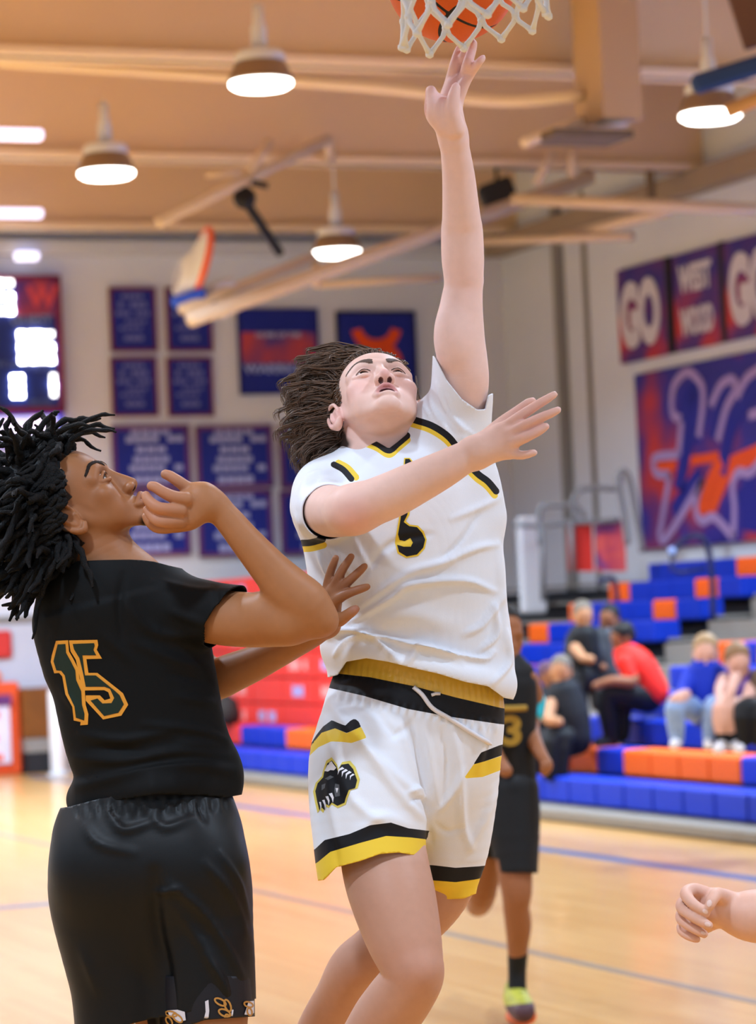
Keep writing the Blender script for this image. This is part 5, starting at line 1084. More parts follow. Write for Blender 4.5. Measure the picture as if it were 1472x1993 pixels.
# ------------------------------------------------------------------ the defender in black seen from behind
DB_ = 5.2
SKINB = mat('brown_skin', '#a8714c', 0.5, 0.3, sss=0.06, attr='skin_colour', noise=(60, 0.04), bump=(900, 0.05))
BJER = mat('black_mesh_cloth', '#060708', 0.7, 0.2, bump=(700, 0.06)); BSHO = mat('black_satin_cloth', '#040507', 0.5, 0.3, bump=(700, 0.05))
HAIRB = mat('black_hair', '#080708', 0.65, 0.25, bump=(500, 0.5))
def black_player():
    t = empty('person', at(300, 2150, DB_)); tag(t, 'person with short black twists in black number 15 jersey seen from behind', 'person')
    b = Body(DB_)
    HP = (147, 993, 0.0, 88, 48, 0, 1.08); h = Head(b, *HP); build_head(h, 0.0, lips=1.0, nose=1.15, proj=0.8, nostril=0.75)
    # neck, trunk inside the shirt
    b.limb([(160, 1010, 0.01, 58), (182, 1060, 0.0, 66), (205, 1110, 0.0, 74), (225, 1160, 0.0, 90)], 0.025)
    b.limb([(235, 1200, 0.0, 120), (260, 1320, 0.0, 125), (290, 1450, 0.0, 125), (300, 1560, 0.0, 140), (295, 1640, 0.0, 150)], 0.04, flat=((0, 0, 1), 0.62))
    # near arm: upper arm out of the sleeve, elbow at the right, forearm folded back to the face
    b.limb([(330, 1180, -0.02, 56), (400, 1195, -0.05, 55), (450, 1204, -0.075, 54), (510, 1207, -0.1, 53), (560, 1206, -0.115, 50), (600, 1202, -0.125, 43), (622, 1204, -0.13, 35)], 0.02)
    b.limb([(618, 1205, -0.13, 34), (598, 1178, -0.135, 47), (565, 1150, -0.14, 46.5), (530, 1112, -0.145, 39), (478, 1052, -0.15, 31.5), (445, 1012, -0.15, 28), (417, 984, -0.15, 27)], 0.012)
    b.ball(630, 1210, -0.13, 24, 22, 26, 0.014)
    b.limb([(520, 1195, -0.12, 42), (560, 1212, -0.13, 38)], 0.02)
    # near hand, bent back at the wrist, fingers curled toward the mouth
    b.limb([(417, 984, -0.15, 27), (395, 968, -0.155, 31), (372, 978, -0.16, 30), (352, 990, -0.16, 25)], 0.012)
    b.limb([(400, 985, -0.16, 27), (370, 1008, -0.165, 24), (345, 1020, -0.165, 17)], 0.012)
    for f in ([(385, 955, -0.155, 16), (366, 950, -0.16, 13), (346, 936, -0.165, 11.5), (330, 926, -0.165, 10.5), (322, 923, -0.165, 9.5)],
              [(362, 972, -0.185, 15), (340, 968, -0.195, 13), (318, 958, -0.2, 11.5), (302, 948, -0.2, 10.5), (295, 946, -0.198, 9.5)],
              [(350, 995, -0.19, 15), (327, 992, -0.205, 13), (305, 987, -0.21, 12), (290, 975, -0.205, 11), (284, 965, -0.2, 9.5)],
              [(350, 1015, -0.185, 14), (328, 1016, -0.2, 12.5), (308, 1014, -0.205, 11.5), (295, 1003, -0.2, 10.5), (287, 992, -0.195, 9)],
              [(345, 1022, -0.16, 13), (322, 1028, -0.165, 11.5), (303, 1026, -0.165, 10.5), (290, 1015, -0.165, 9.5), (284, 1005, -0.165, 8)]): b.limb(f, 0.004, n=3)
    # far arm reaching to the other player's ribs
    b.limb([(330, 1235, 0.08, 50), (380, 1300, 0.1, 44), (415, 1322, 0.1, 41), (455, 1308, 0.085, 38), (500, 1289, 0.065, 34), (560, 1260, 0.03, 28.5), (610, 1235, 0.0, 24), (636, 1216, -0.01, 22)], 0.02)
    W_ = (636, 1214, -0.015, 22)
    hand(b, W_, [(640, 1160, -0.035, 12), (648, 1152, -0.04, 12.5), (654, 1160, -0.045, 12.5), (650, 1178, -0.045, 12)],
         [[(636, 1160, -0.03, 11), (638, 1135, -0.035, 9), (644, 1112, -0.04, 8.2), (650, 1096, -0.045, 7.6), (654, 1086, -0.048, 6.4)],
          [(646, 1152, -0.04, 11.5), (657, 1128, -0.05, 9.5), (668, 1107, -0.055, 8.6), (678, 1092, -0.058, 7.8), (684, 1083, -0.06, 6.5)],
          [(654, 1155, -0.045, 11.5), (674, 1136, -0.058, 9.5), (690, 1121, -0.063, 8.6), (703, 1109, -0.065, 7.8), (710, 1102, -0.066, 6.5)],
          [(650, 1172, -0.05, 12), (668, 1160, -0.062, 9.5), (688, 1151, -0.068, 8.8), (706, 1145, -0.068, 8), (715, 1142, -0.067, 6.5)]],
         [(645, 1205, -0.035, 18), (660, 1207, -0.055, 13.5), (676, 1197, -0.066, 11), (687, 1189, -0.07, 9.8), (693, 1185, -0.07, 7.5)], 13)
    # legs, mostly inside the shorts
    b.limb([(225, 1640, 0.0, 86), (228, 1800, 0.0, 84), (240, 1950, 0.0, 80), (250, 2060, 0.02, 66), (250, 2200, 0.05, 50), (250, 2400, 0.1, 34), (250, 2480, 0.1, 30)], 0.03)
    b.limb([(365, 1640, -0.01, 86), (388, 1800, -0.025, 84), (402, 1950, -0.045, 80), (415, 2060, -0.05, 66), (420, 2200, -0.02, 50), (420, 2400, 0.03, 34), (420, 2480, 0.03, 30)], 0.03)
    b.limb([(250, 2490, 0.1, 28), (290, 2510, 0.05, 24)], 0.02); b.limb([(420, 2490, 0.03, 28), (460, 2510, -0.02, 24)], 0.02)
    f1 = b.box(120, 870, 310, 1070, -0.12, 0.0)
    V, F = b.mesh(0.0032, fine=[(f1[0], f1[1], 0.0016)])
    L = h.inv(V); V = relax(V, F, np.clip((0.17-np.linalg.norm(L, axis=1))/0.02, 0, 1), 8); L = h.inv(V); cols = np.tile(np.array(srgb('#a9724b')[:3]), (len(V), 1)); inhead = (np.abs(L[:, 0]) < 0.1) & (L[:, 2] < 0.12) & (L[:, 2] > -0.16) & (np.abs(L[:, 1]) < 0.15)
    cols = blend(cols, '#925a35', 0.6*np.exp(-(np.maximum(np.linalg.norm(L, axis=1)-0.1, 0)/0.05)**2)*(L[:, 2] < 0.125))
    for (px, py, z, r, a) in ((300, 960, -0.2, 0.05, 0.55), (300, 1005, -0.2, 0.04, 0.5), (330, 925, -0.17, 0.03, 0.4)): cols = blend(cols, '#c98d72', a*gauss(V, b.P(px, py, z), r))
    for (px, py, z, r) in ((665, 1110, -0.05, 0.05), (690, 1145, -0.06, 0.03)): cols = blend(cols, '#7d4a35', 0.55*gauss(V, b.P(px, py, z), r))
    cols = blend(cols, '#c08474', 0.5*gauss(V, b.P(692, 1185, -0.075), 0.012))
    cols = face_pigment(h, V, cols, '#9a5f4c', None, 0.7, 1.15)
    cols = blend(cols, '#171210', 0.95*inhead*np.clip((0.018-np.hypot(L[:, 1]+0.108, L[:, 2]-0.07))/0.008, 0, 1)*(np.abs(L[:, 0]) < 0.03))
    hairy = inhead & ((L[:, 1] > 0.068) | ((L[:, 2] < -0.025) & (L[:, 1] > -0.055)) | ((L[:, 2] < 0.02) & (L[:, 1] > 0.012)) | ((L[:, 2] < 0.035) & (L[:, 1] > 0.035)))
    cols = blend(cols, '#0e0c0c', hairy*0.96)
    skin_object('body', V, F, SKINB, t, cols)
    eyes(h, t, '#2a1a10', (0, 0.1, 1)); bv0 = bvh_of(V, tris(F)); lashes_brows(h, bv0, t, mat('black_brow_hair', '#241812', 0.7, 0.2), 9, 0.85)
    # scalp mass under the twists
    hb_ = Body(DB_); hh = Head(hb_, *HP); hh.ball((0, 0.045, -0.028), (0.083, 0.09, 0.1), 0.02); hh.ball((0, 0.0, -0.06), (0.068, 0.07, 0.062), 0.02)
    Vh, Fh = hb_.mesh(0.004); Th = tris(Fh); Lh = hh.inv(Vh); rngn = np.random.RandomState(3)
    gz = np.maximum(Lh[:, 2]-(0.016+0.45*(Lh[:, 1]-0.03)), -(Lh[:, 1]+0.06+0.9*np.minimum(Lh[:, 2]+0.02, 0)*0)); gz = np.where((np.abs(Lh[:, 0]) < 0.06) & (Lh[:, 1] > 0.06), Lh[:, 2]-0.05, gz)
    Vh, Th, _ = clip_away(Vh, Th, gz+0.003*np.sin(Lh[:, 1]*300)); Vh, Th = compact(Vh, Th); link_mesh('scalp_hair', to_world(Vh), Th, HAIRB, t, True)
    # twists
    rng = random.Random(5); locks = []; C0 = np.array([0, 0.03, -0.02])
    tips = [((118, 800), 12), ((85, 800), 12), ((68, 812), 11), ((20, 812), 12), ((0, 840), 12), ((150, 815), 12), ((195, 815), 11), ((225, 806), 9), ((222, 835), 10), ((205, 850), 10), ((195, 878), 9), ((228, 842), 9), ((178, 828), 10), ((170, 862), 10), ((45, 1125), 10), ((68, 1112), 9), ((60, 1090), 10), ((20, 1118), 11), ((0, 1110), 11), ((75, 1095), 9), ((-20, 1100), 11)]
    def scalp_pt(d, lift=0.0): d = d/np.linalg.norm(d/np.array([0.078+lift, 0.089+lift, 0.1+lift])); return C0+d
    def twist(root, e, r, bend, n=11):
        a = h.T(root); nrm = h.T(C0+(root-C0)*1.35)-a; m1 = a+nrm*0.9; m2 = (m1+e)/2+bend; P_ = crom(np.array([a, m1, m2, e]), 5)
        k = len(P_); w = np.interp(np.linspace(0, 1, k), [0, 0.2, 0.85, 1], [0.9, 1, 0.75, 0.3])*r*DB_/FPX
        w = w*(1+0.16*np.sin(np.arange(k)*2.1+rng.random()*6)); ph = rng.random()*6
        P_ = P_+np.stack([np.sin(np.arange(k)*1.3+ph), np.cos(np.arange(k)*1.1+ph), np.sin(np.arange(k)*0.9+ph)], 1)*0.0018; locks.append(np.column_stack([P_, w]))
    for (px, py), r in tips:
        e = b.P(px, py, rng.uniform(-0.06, 0.06)); lo = h.inv(e[None])[0]; d = lo-C0
        if py < 900: d = d*np.array([1, 1.0, 0.75])+np.array([0, 0.06, 0.0])
        twist(scalp_pt(d), e, r*0.62, np.array([rng.gauss(0, 0.006), 0.012, 0]))
    for i in range(70):      # edge of the hair over the temple, in front of the ear and down the nape
        u = rng.random(); q = np.array([(0, 0.1, 0.055), (-0.045, 0.088, 0.045), (-0.07, 0.06, 0.03), (-0.076, 0.03, 0.018), (-0.078, 0.012, -0.008), (-0.075, -0.01, -0.04), (-0.06, -0.05, -0.06)]); f = u*5.99; k = int(f); r0 = q[k]*(1-f+k)+q[k+1]*(f-k)+np.array([0, rng.gauss(0, 0.004), -0.012*rng.random()])
        p = scalp_pt(r0-C0, 0.001); e = h.T(p+np.array([-0.018-0.01*rng.random(), rng.gauss(0.008, 0.01), -0.03-0.02*rng.random()])); twist(p, e, 4.5+2.5*rng.random(), np.array([0, 0, 0.0]))
    for i in range(250):
        # all over the crown, sides and back of the head
        while True:
            d = np.array([rng.gauss(0, 1), rng.gauss(0, 1), rng.gauss(0, 1)]); d /= np.linalg.norm(d); p = scalp_pt(d)
            if p[1] > 0.07 or (p[2] < -0.03 and p[1] > -0.06) or (p[2] < 0.012 and p[1] > 0.02) or (p[2] < 0.03 and p[1] > 0.045): break
        ln = 0.035+0.05*rng.random(); n_ = (p-C0)/np.linalg.norm(p-C0); lean = np.array([rng.gauss(0, 0.4), rng.gauss(0, 0.3)-0.1, rng.gauss(0, 0.3)-0.35 if p[1] < 0.09 else rng.gauss(0, 0.45)])
        e = h.T(p+(n_*0.9+lean)*ln); e = e+np.array([-0.012, -0.012, 0])
        twist(p, e, 6.0+3.0*rng.random(), np.array([rng.gauss(0, 0.006), rng.gauss(0, 0.006), rng.gauss(0, 0.006)]))
    hair_tubes('hair', locks, HAIRB, t, 6)
    # ---------------- shirt
    s = Body(DB_)
    s.limb([(196, 1098, 0.0, 74), (205, 1130, 0.0, 92), (215, 1170, 0.0, 128)], 0.03, flat=((0, 0, 1), 0.85))
    s.limb([(232, 1190, 0.0, 142), (246, 1250, 0.0, 160), (262, 1330, 0.0, 160), (280, 1420, 0.0, 158), (300, 1490, 0.0, 155), (300, 1540, 0.0, 158), (294, 1600, 0.0, 155)], 0.04, flat=((0, 0, 1), 0.64))
    s.limb([(130, 1180, 0.02, 52), (118, 1220, 0.02, 48), (150, 1280, 0.02, 60)], 0.04)
    s.limb([(250, 1166, 0.0, 54), (320, 1173, -0.02, 60), (380, 1188, -0.045, 63), (430, 1199, -0.07, 64), (500, 1206, -0.1, 64)], 0.03)
    s.limb([(420, 1500, 0.0, 42), (418, 1530, 0.0, 40)], 0.04)
    s.limb([(160, 1555, 0.03, 28), (300, 1535, -0.1, 26), (430, 1520, 0.0, 30)], 0.03)
    V, F = s.mesh(0.0045); T = tris(F)
    V = folds(V, T, [([(160, 1430), (240, 1440), (330, 1425)], 9, 0.006), ([(150, 1475), (240, 1480), (350, 1462), (440, 1470)], 10, 0.008), ([(150, 1530), (260, 1505), (380, 1490), (455, 1500)], 12, 0.01), ([(170, 1455), (280, 1462)], 8, -0.005), ([(280, 1410), (380, 1420), (440, 1440)], 8, 0.006), ([(350, 1445), (420, 1450)], 7, 0.005), ([(240, 1120), (232, 1180), (240, 1240)], 8, -0.006), ([(250, 1180), (300, 1230), (380, 1240)], 10, 0.006), ([(260, 1250), (330, 1280), (400, 1300)], 10, 0.005), ([(200, 1235), (260, 1290)], 10, 0.004), ([(300, 1130), (380, 1150), (450, 1150)], 9, 0.005), ([(330, 1190), (400, 1215)], 9, 0.005), ([(345, 1355), (420, 1370)], 9, 0.005), ([(330, 1310), (410, 1330)], 8, -0.004), ([(120, 1340), (160, 1400)], 8, 0.004), ([(420, 1140), (425, 1200), (405, 1240)], 6, -0.004)])
    lab = np.zeros(len(T), int); x, y = cam_pix(V)
    V, T, lab = clip_away(V, T, y-yline([(90, 1585), (135, 1578), (200, 1562), (300, 1546), (400, 1548), (440, 1552), (480, 1545)], x), lab)
    x, y = cam_pix(V); g = yline([(100, 1118), (132, 1108), (150, 1092), (200, 1090), (250, 1089), (275, 1090), (300, 1093), (330, 1101), (380, 1112), (420, 1126), (455, 1137)], x)-y; g = np.where(x < 450, g, -9); V, T, lab = clip_away(V, T, g, lab)
    p, q = s.P(380, 1182, -0.045), s.P(500, 1206, -0.1); d = (q-p)/np.linalg.norm(q-p); a0 = s.P(438, 1198, -0.073); w_ = V-a0; g = w_@d; rad = np.linalg.norm(w_-np.outer(g, d), axis=1); x, y = cam_pix(V); g = g+0.0004*(y-1198); g = np.where((rad < 0.09) & (x > 395), g, -0.05)
    V, T, lab = clip_away(V, T, g, lab)
    so = cloth_object('jersey', V, T, lab, [BJER], t); bv = bvh_of(V, T)
    NG = mat('number_green', '#14281f', 0.55, 0.3); NO = mat('number_orange', '#e39a34', 0.5, 0.35)
    Z5 = lambda P_: [(60+a/2.4522, 1180+c_/2.4515) for a, c_ in P_]
    decal('number_outline', [Z5([(120, 165), (178, 162), (182, 215), (205, 255), (228, 300), (232, 345), (258, 400), (262, 470), (275, 515), (272, 565), (236, 568), (238, 552), (205, 545), (198, 480), (165, 420), (150, 335), (135, 318), (112, 320), (95, 265), (100, 235)]),
                             Z5([(182, 163), (318, 160), (322, 185), (315, 208), (340, 250), (265, 252), (275, 318), (318, 318), (412, 392), (440, 415), (465, 470), (432, 522), (345, 540), (262, 450), (262, 425), (330, 425), (352, 448), (380, 440), (370, 410), (350, 400), (245, 402), (232, 330), (215, 255), (190, 215)])], V, bv, NO, so, 0.0012, 4)
    decal('number', [Z5([(128, 182), (165, 180), (168, 222), (192, 265), (212, 305), (216, 352), (240, 405), (244, 470), (256, 512), (254, 545), (215, 532), (208, 478), (178, 415), (162, 330), (145, 308), (122, 306), (108, 262), (114, 238)]),
                     Z5([(200, 180), (302, 176), (305, 188), (299, 208), (312, 234), (246, 234), (258, 330), (310, 330), (402, 404), (424, 424), (444, 468), (418, 508), (350, 524), (285, 450), (318, 440), (342, 464), (385, 462), (398, 438), (378, 394), (352, 384), (262, 384), (250, 322), (232, 248), (206, 205)])], V, bv, NG, so, 0.002, 4)
    # ---------------- shorts
    s = Body(DB_)
    s.limb([(292, 1540, 0.0, 148), (292, 1580, 0.0, 162), (288, 1650, 0.0, 180), (290, 1720, 0.0, 188)], 0.04, flat=((0, 0, 1), 0.66))
    s.limb([(215, 1640, 0.0, 105), (214, 1720, 0.0, 112), (222, 1820, 0.0, 108), (240, 1920, 0.0, 102), (248, 2020, 0.0, 100), (252, 2080, 0.0, 98)], 0.03)
    s.limb([(355, 1640, -0.01, 112), (370, 1720, -0.015, 114), (388, 1820, -0.025, 106), (398, 1920, -0.035, 100), (402, 2020, -0.04, 98)], 0.03)
    s.ball(220, 1690, -0.06, 100, 90, 70, 0.05); s.ball(365, 1690, -0.07, 100, 90, 70, 0.05)
    V, F = s.mesh(0.005); T = tris(F)
    V = folds(V, T, [([(300, 1700), (305, 1800), (322, 1900), (330, 1990)], 14, -0.014), ([(330, 1720), (390, 1770), (440, 1840), (470, 1900)], 9, 0.008), ([(400, 1680), (450, 1740), (480, 1820)], 8, 0.006), ([(430, 1660), (465, 1720), (485, 1790)], 7, 0.006), ([(345, 1770), (400, 1850), (440, 1930)], 10, 0.006), ([(160, 1600), (190, 1640), (260, 1660)], 10, 0.005), ([(210, 1580), (240, 1615), (300, 1600)], 9, 0.006), ([(290, 1570), (320, 1610), (380, 1590)], 9, 0.005), ([(385, 1560), (400, 1600)], 7, -0.005), ([(160, 1850), (190, 1930)], 10, 0.004), ([(300, 1740), (350, 1730)], 7, 0.006), ([(400, 1860), (430, 1905), (445, 1940)], 7, 0.005)]
        + [([(x_, 1562-0.1*(x_-150)*0.4), (x_+3, 1590-0.1*(x_-150)*0.4)], 4, 0.003*(1 if i % 2 else -1)) for i, x_ in enumerate(range(148, 440, 12))])
    lab = np.zeros(len(T), int); x, y = cam_pix(V)
    V, T, lab = clip_away(V, T, y-yline([(100, 2000), (146, 1999), (250, 1994), (295, 1983), (345, 1975), (400, 1962), (440, 1950), (505, 1943), (520, 1942)], x), lab)
    x, y = cam_pix(V); V, T, lab = clip_away(V, T, yline([(100, 1575), (135, 1570), (200, 1553), (300, 1535), (440, 1538), (480, 1535)], x)-y, lab)
    cloth_object('shorts', V, T, lab, [BSHO], t)
    # printed tights below the hem
    s = Body(DB_); s.limb([(248, 1850, 0.0, 90), (250, 2070, 0.02, 74)], 0.02); s.limb([(400, 1850, -0.035, 93), (404, 1950, -0.045, 92), (408, 2012, -0.05, 88), (412, 2070, -0.05, 80)], 0.02)
    V, F = s.mesh(0.006); T = tris(F); lab = np.zeros(len(T), int); x, y = cam_pix(V)
    V, T, lab = clip_away(V, T, y-yline([(150, 2030), (260, 2020), (320, 2012), (400, 1985), (500, 1978)], x), lab); x, y = cam_pix(V); V, T, lab = clip_away(V, T, 1900-y, lab)
    TB = mat('black_tights', '#16141a', 0.5, 0.35); so = cloth_object('tights', V, T, lab, [TB], t); bv = bvh_of(V, T)
    PW = mat('tights_white_print', '#d5cfd6', 0.6); PG = mat('tights_gold_print', '#b9813a', 0.5)
    for q in ([(822, 1985), (835, 1935), (832, 1885), (848, 1878), (852, 1930), (846, 1985)], [(652, 1928), (700, 1925), (735, 1935), (740, 1975), (700, 1985), (660, 1950)], [(1040, 1885), (1066, 1882), (1066, 1940), (1050, 1950), (1020, 1948)], [(448, 1985), (500, 1980), (500, 2010), (448, 2010)], [(960, 1925), (968, 1925), (962, 1975), (955, 1975)]): decal('white_print', [Z5(q)], V, bv, PW, so, 0.0035, 4)
    def ring(cx_, cy_, rx, ry, a, w): 
        n = 14; ca, sa = math.cos(a), math.sin(a); o_ = [(cx_+(rx*math.cos(k*2*math.pi/n))*ca-(ry*math.sin(k*2*math.pi/n))*sa, cy_+(rx*math.cos(k*2*math.pi/n))*sa+(ry*math.sin(k*2*math.pi/n))*ca) for k in range(n+1)]
        rx -= w; ry -= w; i_ = [(cx_+(rx*math.cos(k*2*math.pi/n))*ca-(ry*math.sin(k*2*math.pi/n))*sa, cy_+(rx*math.cos(k*2*math.pi/n))*sa+(ry*math.sin(k*2*math.pi/n))*ca) for k in range(n+1)]
        return [Z5([o_[k], o_[k+1], i_[k+1], i_[k]]) for k in range(n)]
    rings = sum([ring(*q) for q in ((905, 1888, 34, 18, 0.5, 9), (940, 1905, 34, 18, 1.2, 9), (925, 1940, 34, 20, 0.4, 9), (945, 1970, 30, 18, 1.0, 9), (1040, 1900, 26, 16, 0.3, 8), (1045, 1935, 22, 15, 1.3, 8), (670, 1945, 32, 16, 0.2, 8), (700, 1965, 32, 18, 0.7, 8), (660, 1980, 26, 16, 1.0, 8))], [])
    decal('chain_print', rings, V, bv, PG, so, 0.0042, 4)
    return t
black_player()
# ------------------------------------------------------------------ hoop, net and ball
t = empty('basketball_hoop', at(925, 75, 4.75)); tag(t, 'white cord basketball net hanging at the top edge with its orange rim above', 'basketball hoop')
NETW = mat('net_cord', '#fbfbfd', 0.75, 0.2, bump=(900, 0.4))
hc = at(926, 62, 4.75); rim_c = np.array([hc[0], hc[1], 3.05]); NR = 12
def net_pt(a, u):
    """u 0 at the rim .. 1 at the bottom loops"""
    r = np.interp(u, [0, 0.25, 0.5, 0.75, 0.92, 1.0], [0.225, 0.172, 0.138, 0.12, 0.121, 0.126]); c = rim_c+(hc-rim_c)*u
    p = c+r*np.array([math.cos(a), math.sin(a), 0]); tl = (p-c)@RGT
    return p+np.array([0, 0, tl*0.16*u**2+0.004*math.sin(a*5+u*9)])
rows = 11; mb = MB()
for i in range(NR):
    for s_ in (-1, 1):
        pts = []
        for k in range(rows+1):
            a = 2*math.pi*(i+0.5*(k if s_ > 0 else -k))/NR if False else 2*math.pi*(i+0.5*(k % 2)*s_)/NR
            pts.append(net_pt(a, k/rows))
        Q = crom(np.array(pts), 3); n = len(Q); rr = 0.0042+0.0018*np.exp(-((np.arange(n) % 3)/0.8)**2); mb.tube(Q, list(rr), 7)
for i in range(NR):                              # knotted joints where cords cross
    for k in range(1, rows+1):
        if k % 2 == 1: p = net_pt(2*math.pi*(i+0.5)/NR, k/rows)
        else: p = net_pt(2*math.pi*i/NR, k/rows)
        mb.lathe(p-np.array([0, 0, 0.007]), [(0.002, 0), (0.0068, 0.003), (0.0075, 0.007), (0.0068, 0.011), (0.002, 0.014)], 7)
net = mb.build('net', NETW, t, True); net['kind'] = 'stuff'
MB().tube([rim_c+0.232*np.array([math.cos(a), math.sin(a), 0]) for a in np.linspace(0, 2*math.pi, 41)[:-1]], 0.009, 10, closed=True).build('rim', mat('rim_paint', '#e2521f', 0.4), t, True)
bx = rim_c+np.array([0, -0.39, 0.0])
MB().box(bx+np.array([0, 0.07, -0.02]), (0.14, 0.2, 0.06), bev=0.01).build('bracket', mat('rim_paint', '#e2521f', 0.4), t)
MB().box(bx+np.array([0, -0.03, 0.45]), (1.83, 0.03, 1.07)).build('backboard', mat('board_white', '#dfe3e6', 0.3), t)
MB().box(bx+np.array([0, -0.03, -0.1]), (1.83, 0.06, 0.05), bev=0.01).build('backboard_pad', BLUEP, t)
MB().tube([bx+np.array([0, -0.06, 0.4]), bx+np.array([0, -0.9, 2.2]), np.array([bx[0], bx[1]-0.95, ZC-0.08])], 0.06, 10).build('mast', TANTUBE, t, True)
# ball
BC = at(880, -48, 5.1); BR_ = 0.12
t = MB(); n = 40; V = []; F = []; MI = []
ax1, ax2, ax3 = (np.array(a) for a in ((0.55, 0.6, 0.58), (0.35, -0.8, 0.48), (-0.75, 0.05, 0.66)))
ax1 = ax1/np.linalg.norm(ax1); ax2 = ax2-ax1*(ax2@ax1); ax2 /= np.linalg.norm(ax2); ax3 = np.cross(ax1, ax2)
lat, lon = 96, 192
for i in range(lat+1):
    for j in range(lon):
        a, b_ = math.pi*i/lat, 2*math.pi*j/lon; V.append((math.sin(a)*math.cos(b_), math.sin(a)*math.sin(b_), math.cos(a)))
V = np.array(V); x, y, z = V@ax1, V@ax2, V@ax3
g = np.minimum(np.minimum(np.abs(x), np.abs(y)), np.minimum(np.abs(np.hypot(y-0, z-1.05)-0.8)*0.8, np.abs(np.hypot(y, z+1.05)-0.8)*0.8))
groove = np.exp(-(g/0.022)**2); P = BC+V*(BR_*(1-0.016*groove))[:, None]
for i in range(lat):
    for j in range(lon): F.append((i*lon+j, i*lon+(j+1) % lon, (i+1)*lon+(j+1) % lon, (i+1)*lon+j))
P, Tb, side, _ = split(P, tris(np.array(F)), 0.022-g)
ball = link_mesh('basketball', P, Tb, [mat('ball_leather', '#e2621f', 0.55, 0.35, bump=(700, 0.35)), mat('ball_seam', '#1a1210', 0.6)], None, True, side.astype(int)); tag(ball, 'orange basketball with dark seams at the fingertips under the net', 'ball')
# ------------------------------------------------------------------ other people
def figure(label, D, head, limbs, clothes, skin, hair=None, group=None, h=0.008, hairdef=None, base=None):
    """a person farther off: one skin surface plus clothes; limbs/clothes are lists of limb point lists in photo pixels"""
    t = empty('person', base if base is not None else at(head[0], head[1]+120, D)); tag(t, label, 'person', group)
    b = Body(D)
    if head: hd = Head(b, *head); build_head(hd, 0.0, full=True if h < 0.0045 else False)
    for L in limbs: b.limb(L[0] if isinstance(L, tuple) else L, L[1] if isinstance(L, tuple) else 0.012, n=4)
    V, F = b.mesh(h); o = link_mesh('body', to_world(V), F, skin, t, True)
    if hair:
        s = Body(D); hh = Head(s, *head)
        s.pr = []; hh.ball((0, 0.045, -0.022), (0.082, 0.086, 0.102), 0.02); hh.ball((0, 0.0, -0.055), (0.074, 0.07, 0.062), 0.02)
        if hairdef: hairdef(hh)
        V, F = s.mesh(h*0.8); T = tris(F); L = hh.inv(V); V, T, _ = clip_away(V, T, np.maximum(L[:, 2]-(0.03+0.6*(L[:, 1]-0.03)), -(L[:, 1]+0.05))); V, T = compact(V, T); link_mesh('hair', to_world(V), T, hair, t, True)
    for (nm, m_, Ls, kw) in clothes:
        s = Body(D)
        for L in Ls: s.limb(L, kw.get('k', 0.02), n=3, flat=kw.get('flat'))
        V, F = s.mesh(h); T = tris(F)
        if 'cut' in kw:
            x, y = cam_pix(V); V, T, _ = clip_away(V, T, kw['cut'](x, y)); V, T = compact(V, T)
        link_mesh(nm, to_world(V), T, m_, t, True)
    return t
SK1 = mat('brown_skin_far', '#8f5b3c', 0.5, 0.3); SK2 = mat('fair_skin_far', '#dfae9c', 0.5, 0.3); SK3 = mat('tan_skin_far', '#b9855f', 0.5, 0.3)
HB = mat('black_hair_far', '#17130f', 0.6, 0.3); HBL = mat('sandy_hair', '#a98a62', 0.6, 0.3, noise=(60, 0.2)); HBR = mat('light_brown_hair', '#8a6a4a', 0.6, 0.3, noise=(60, 0.2)); HGR = mat('ash_hair', '#6f6558', 0.6, 0.3)
CB = mat('black_cloth_far', '#131417', 0.6, 0.25); CG = mat('grey_cloth', '#50545a', 0.7, 0.2); CR = mat('red_shirt_cloth', '#ee2f22', 0.6, 0.25); CBL = mat('royal_hoodie_cloth', '#1c35b5', 0.7, 0.2)
CJ = mat('pale_jeans', '#8ea6cc', 0.75, 0.2, noise=(30, 0.2)); CPU = mat('purple_cloth', '#5a3da8', 0.7, 0.2); CD = mat('charcoal_cloth', '#23262b', 0.7, 0.2); CSH = mat('white_shoe', '#e3dfe2', 0.5, 0.3); CTE = mat('teal_band', '#2fb4c8', 0.5, 0.3); CGD = mat('old_gold_print', '#9c7a2a', 0.6, 0.3)
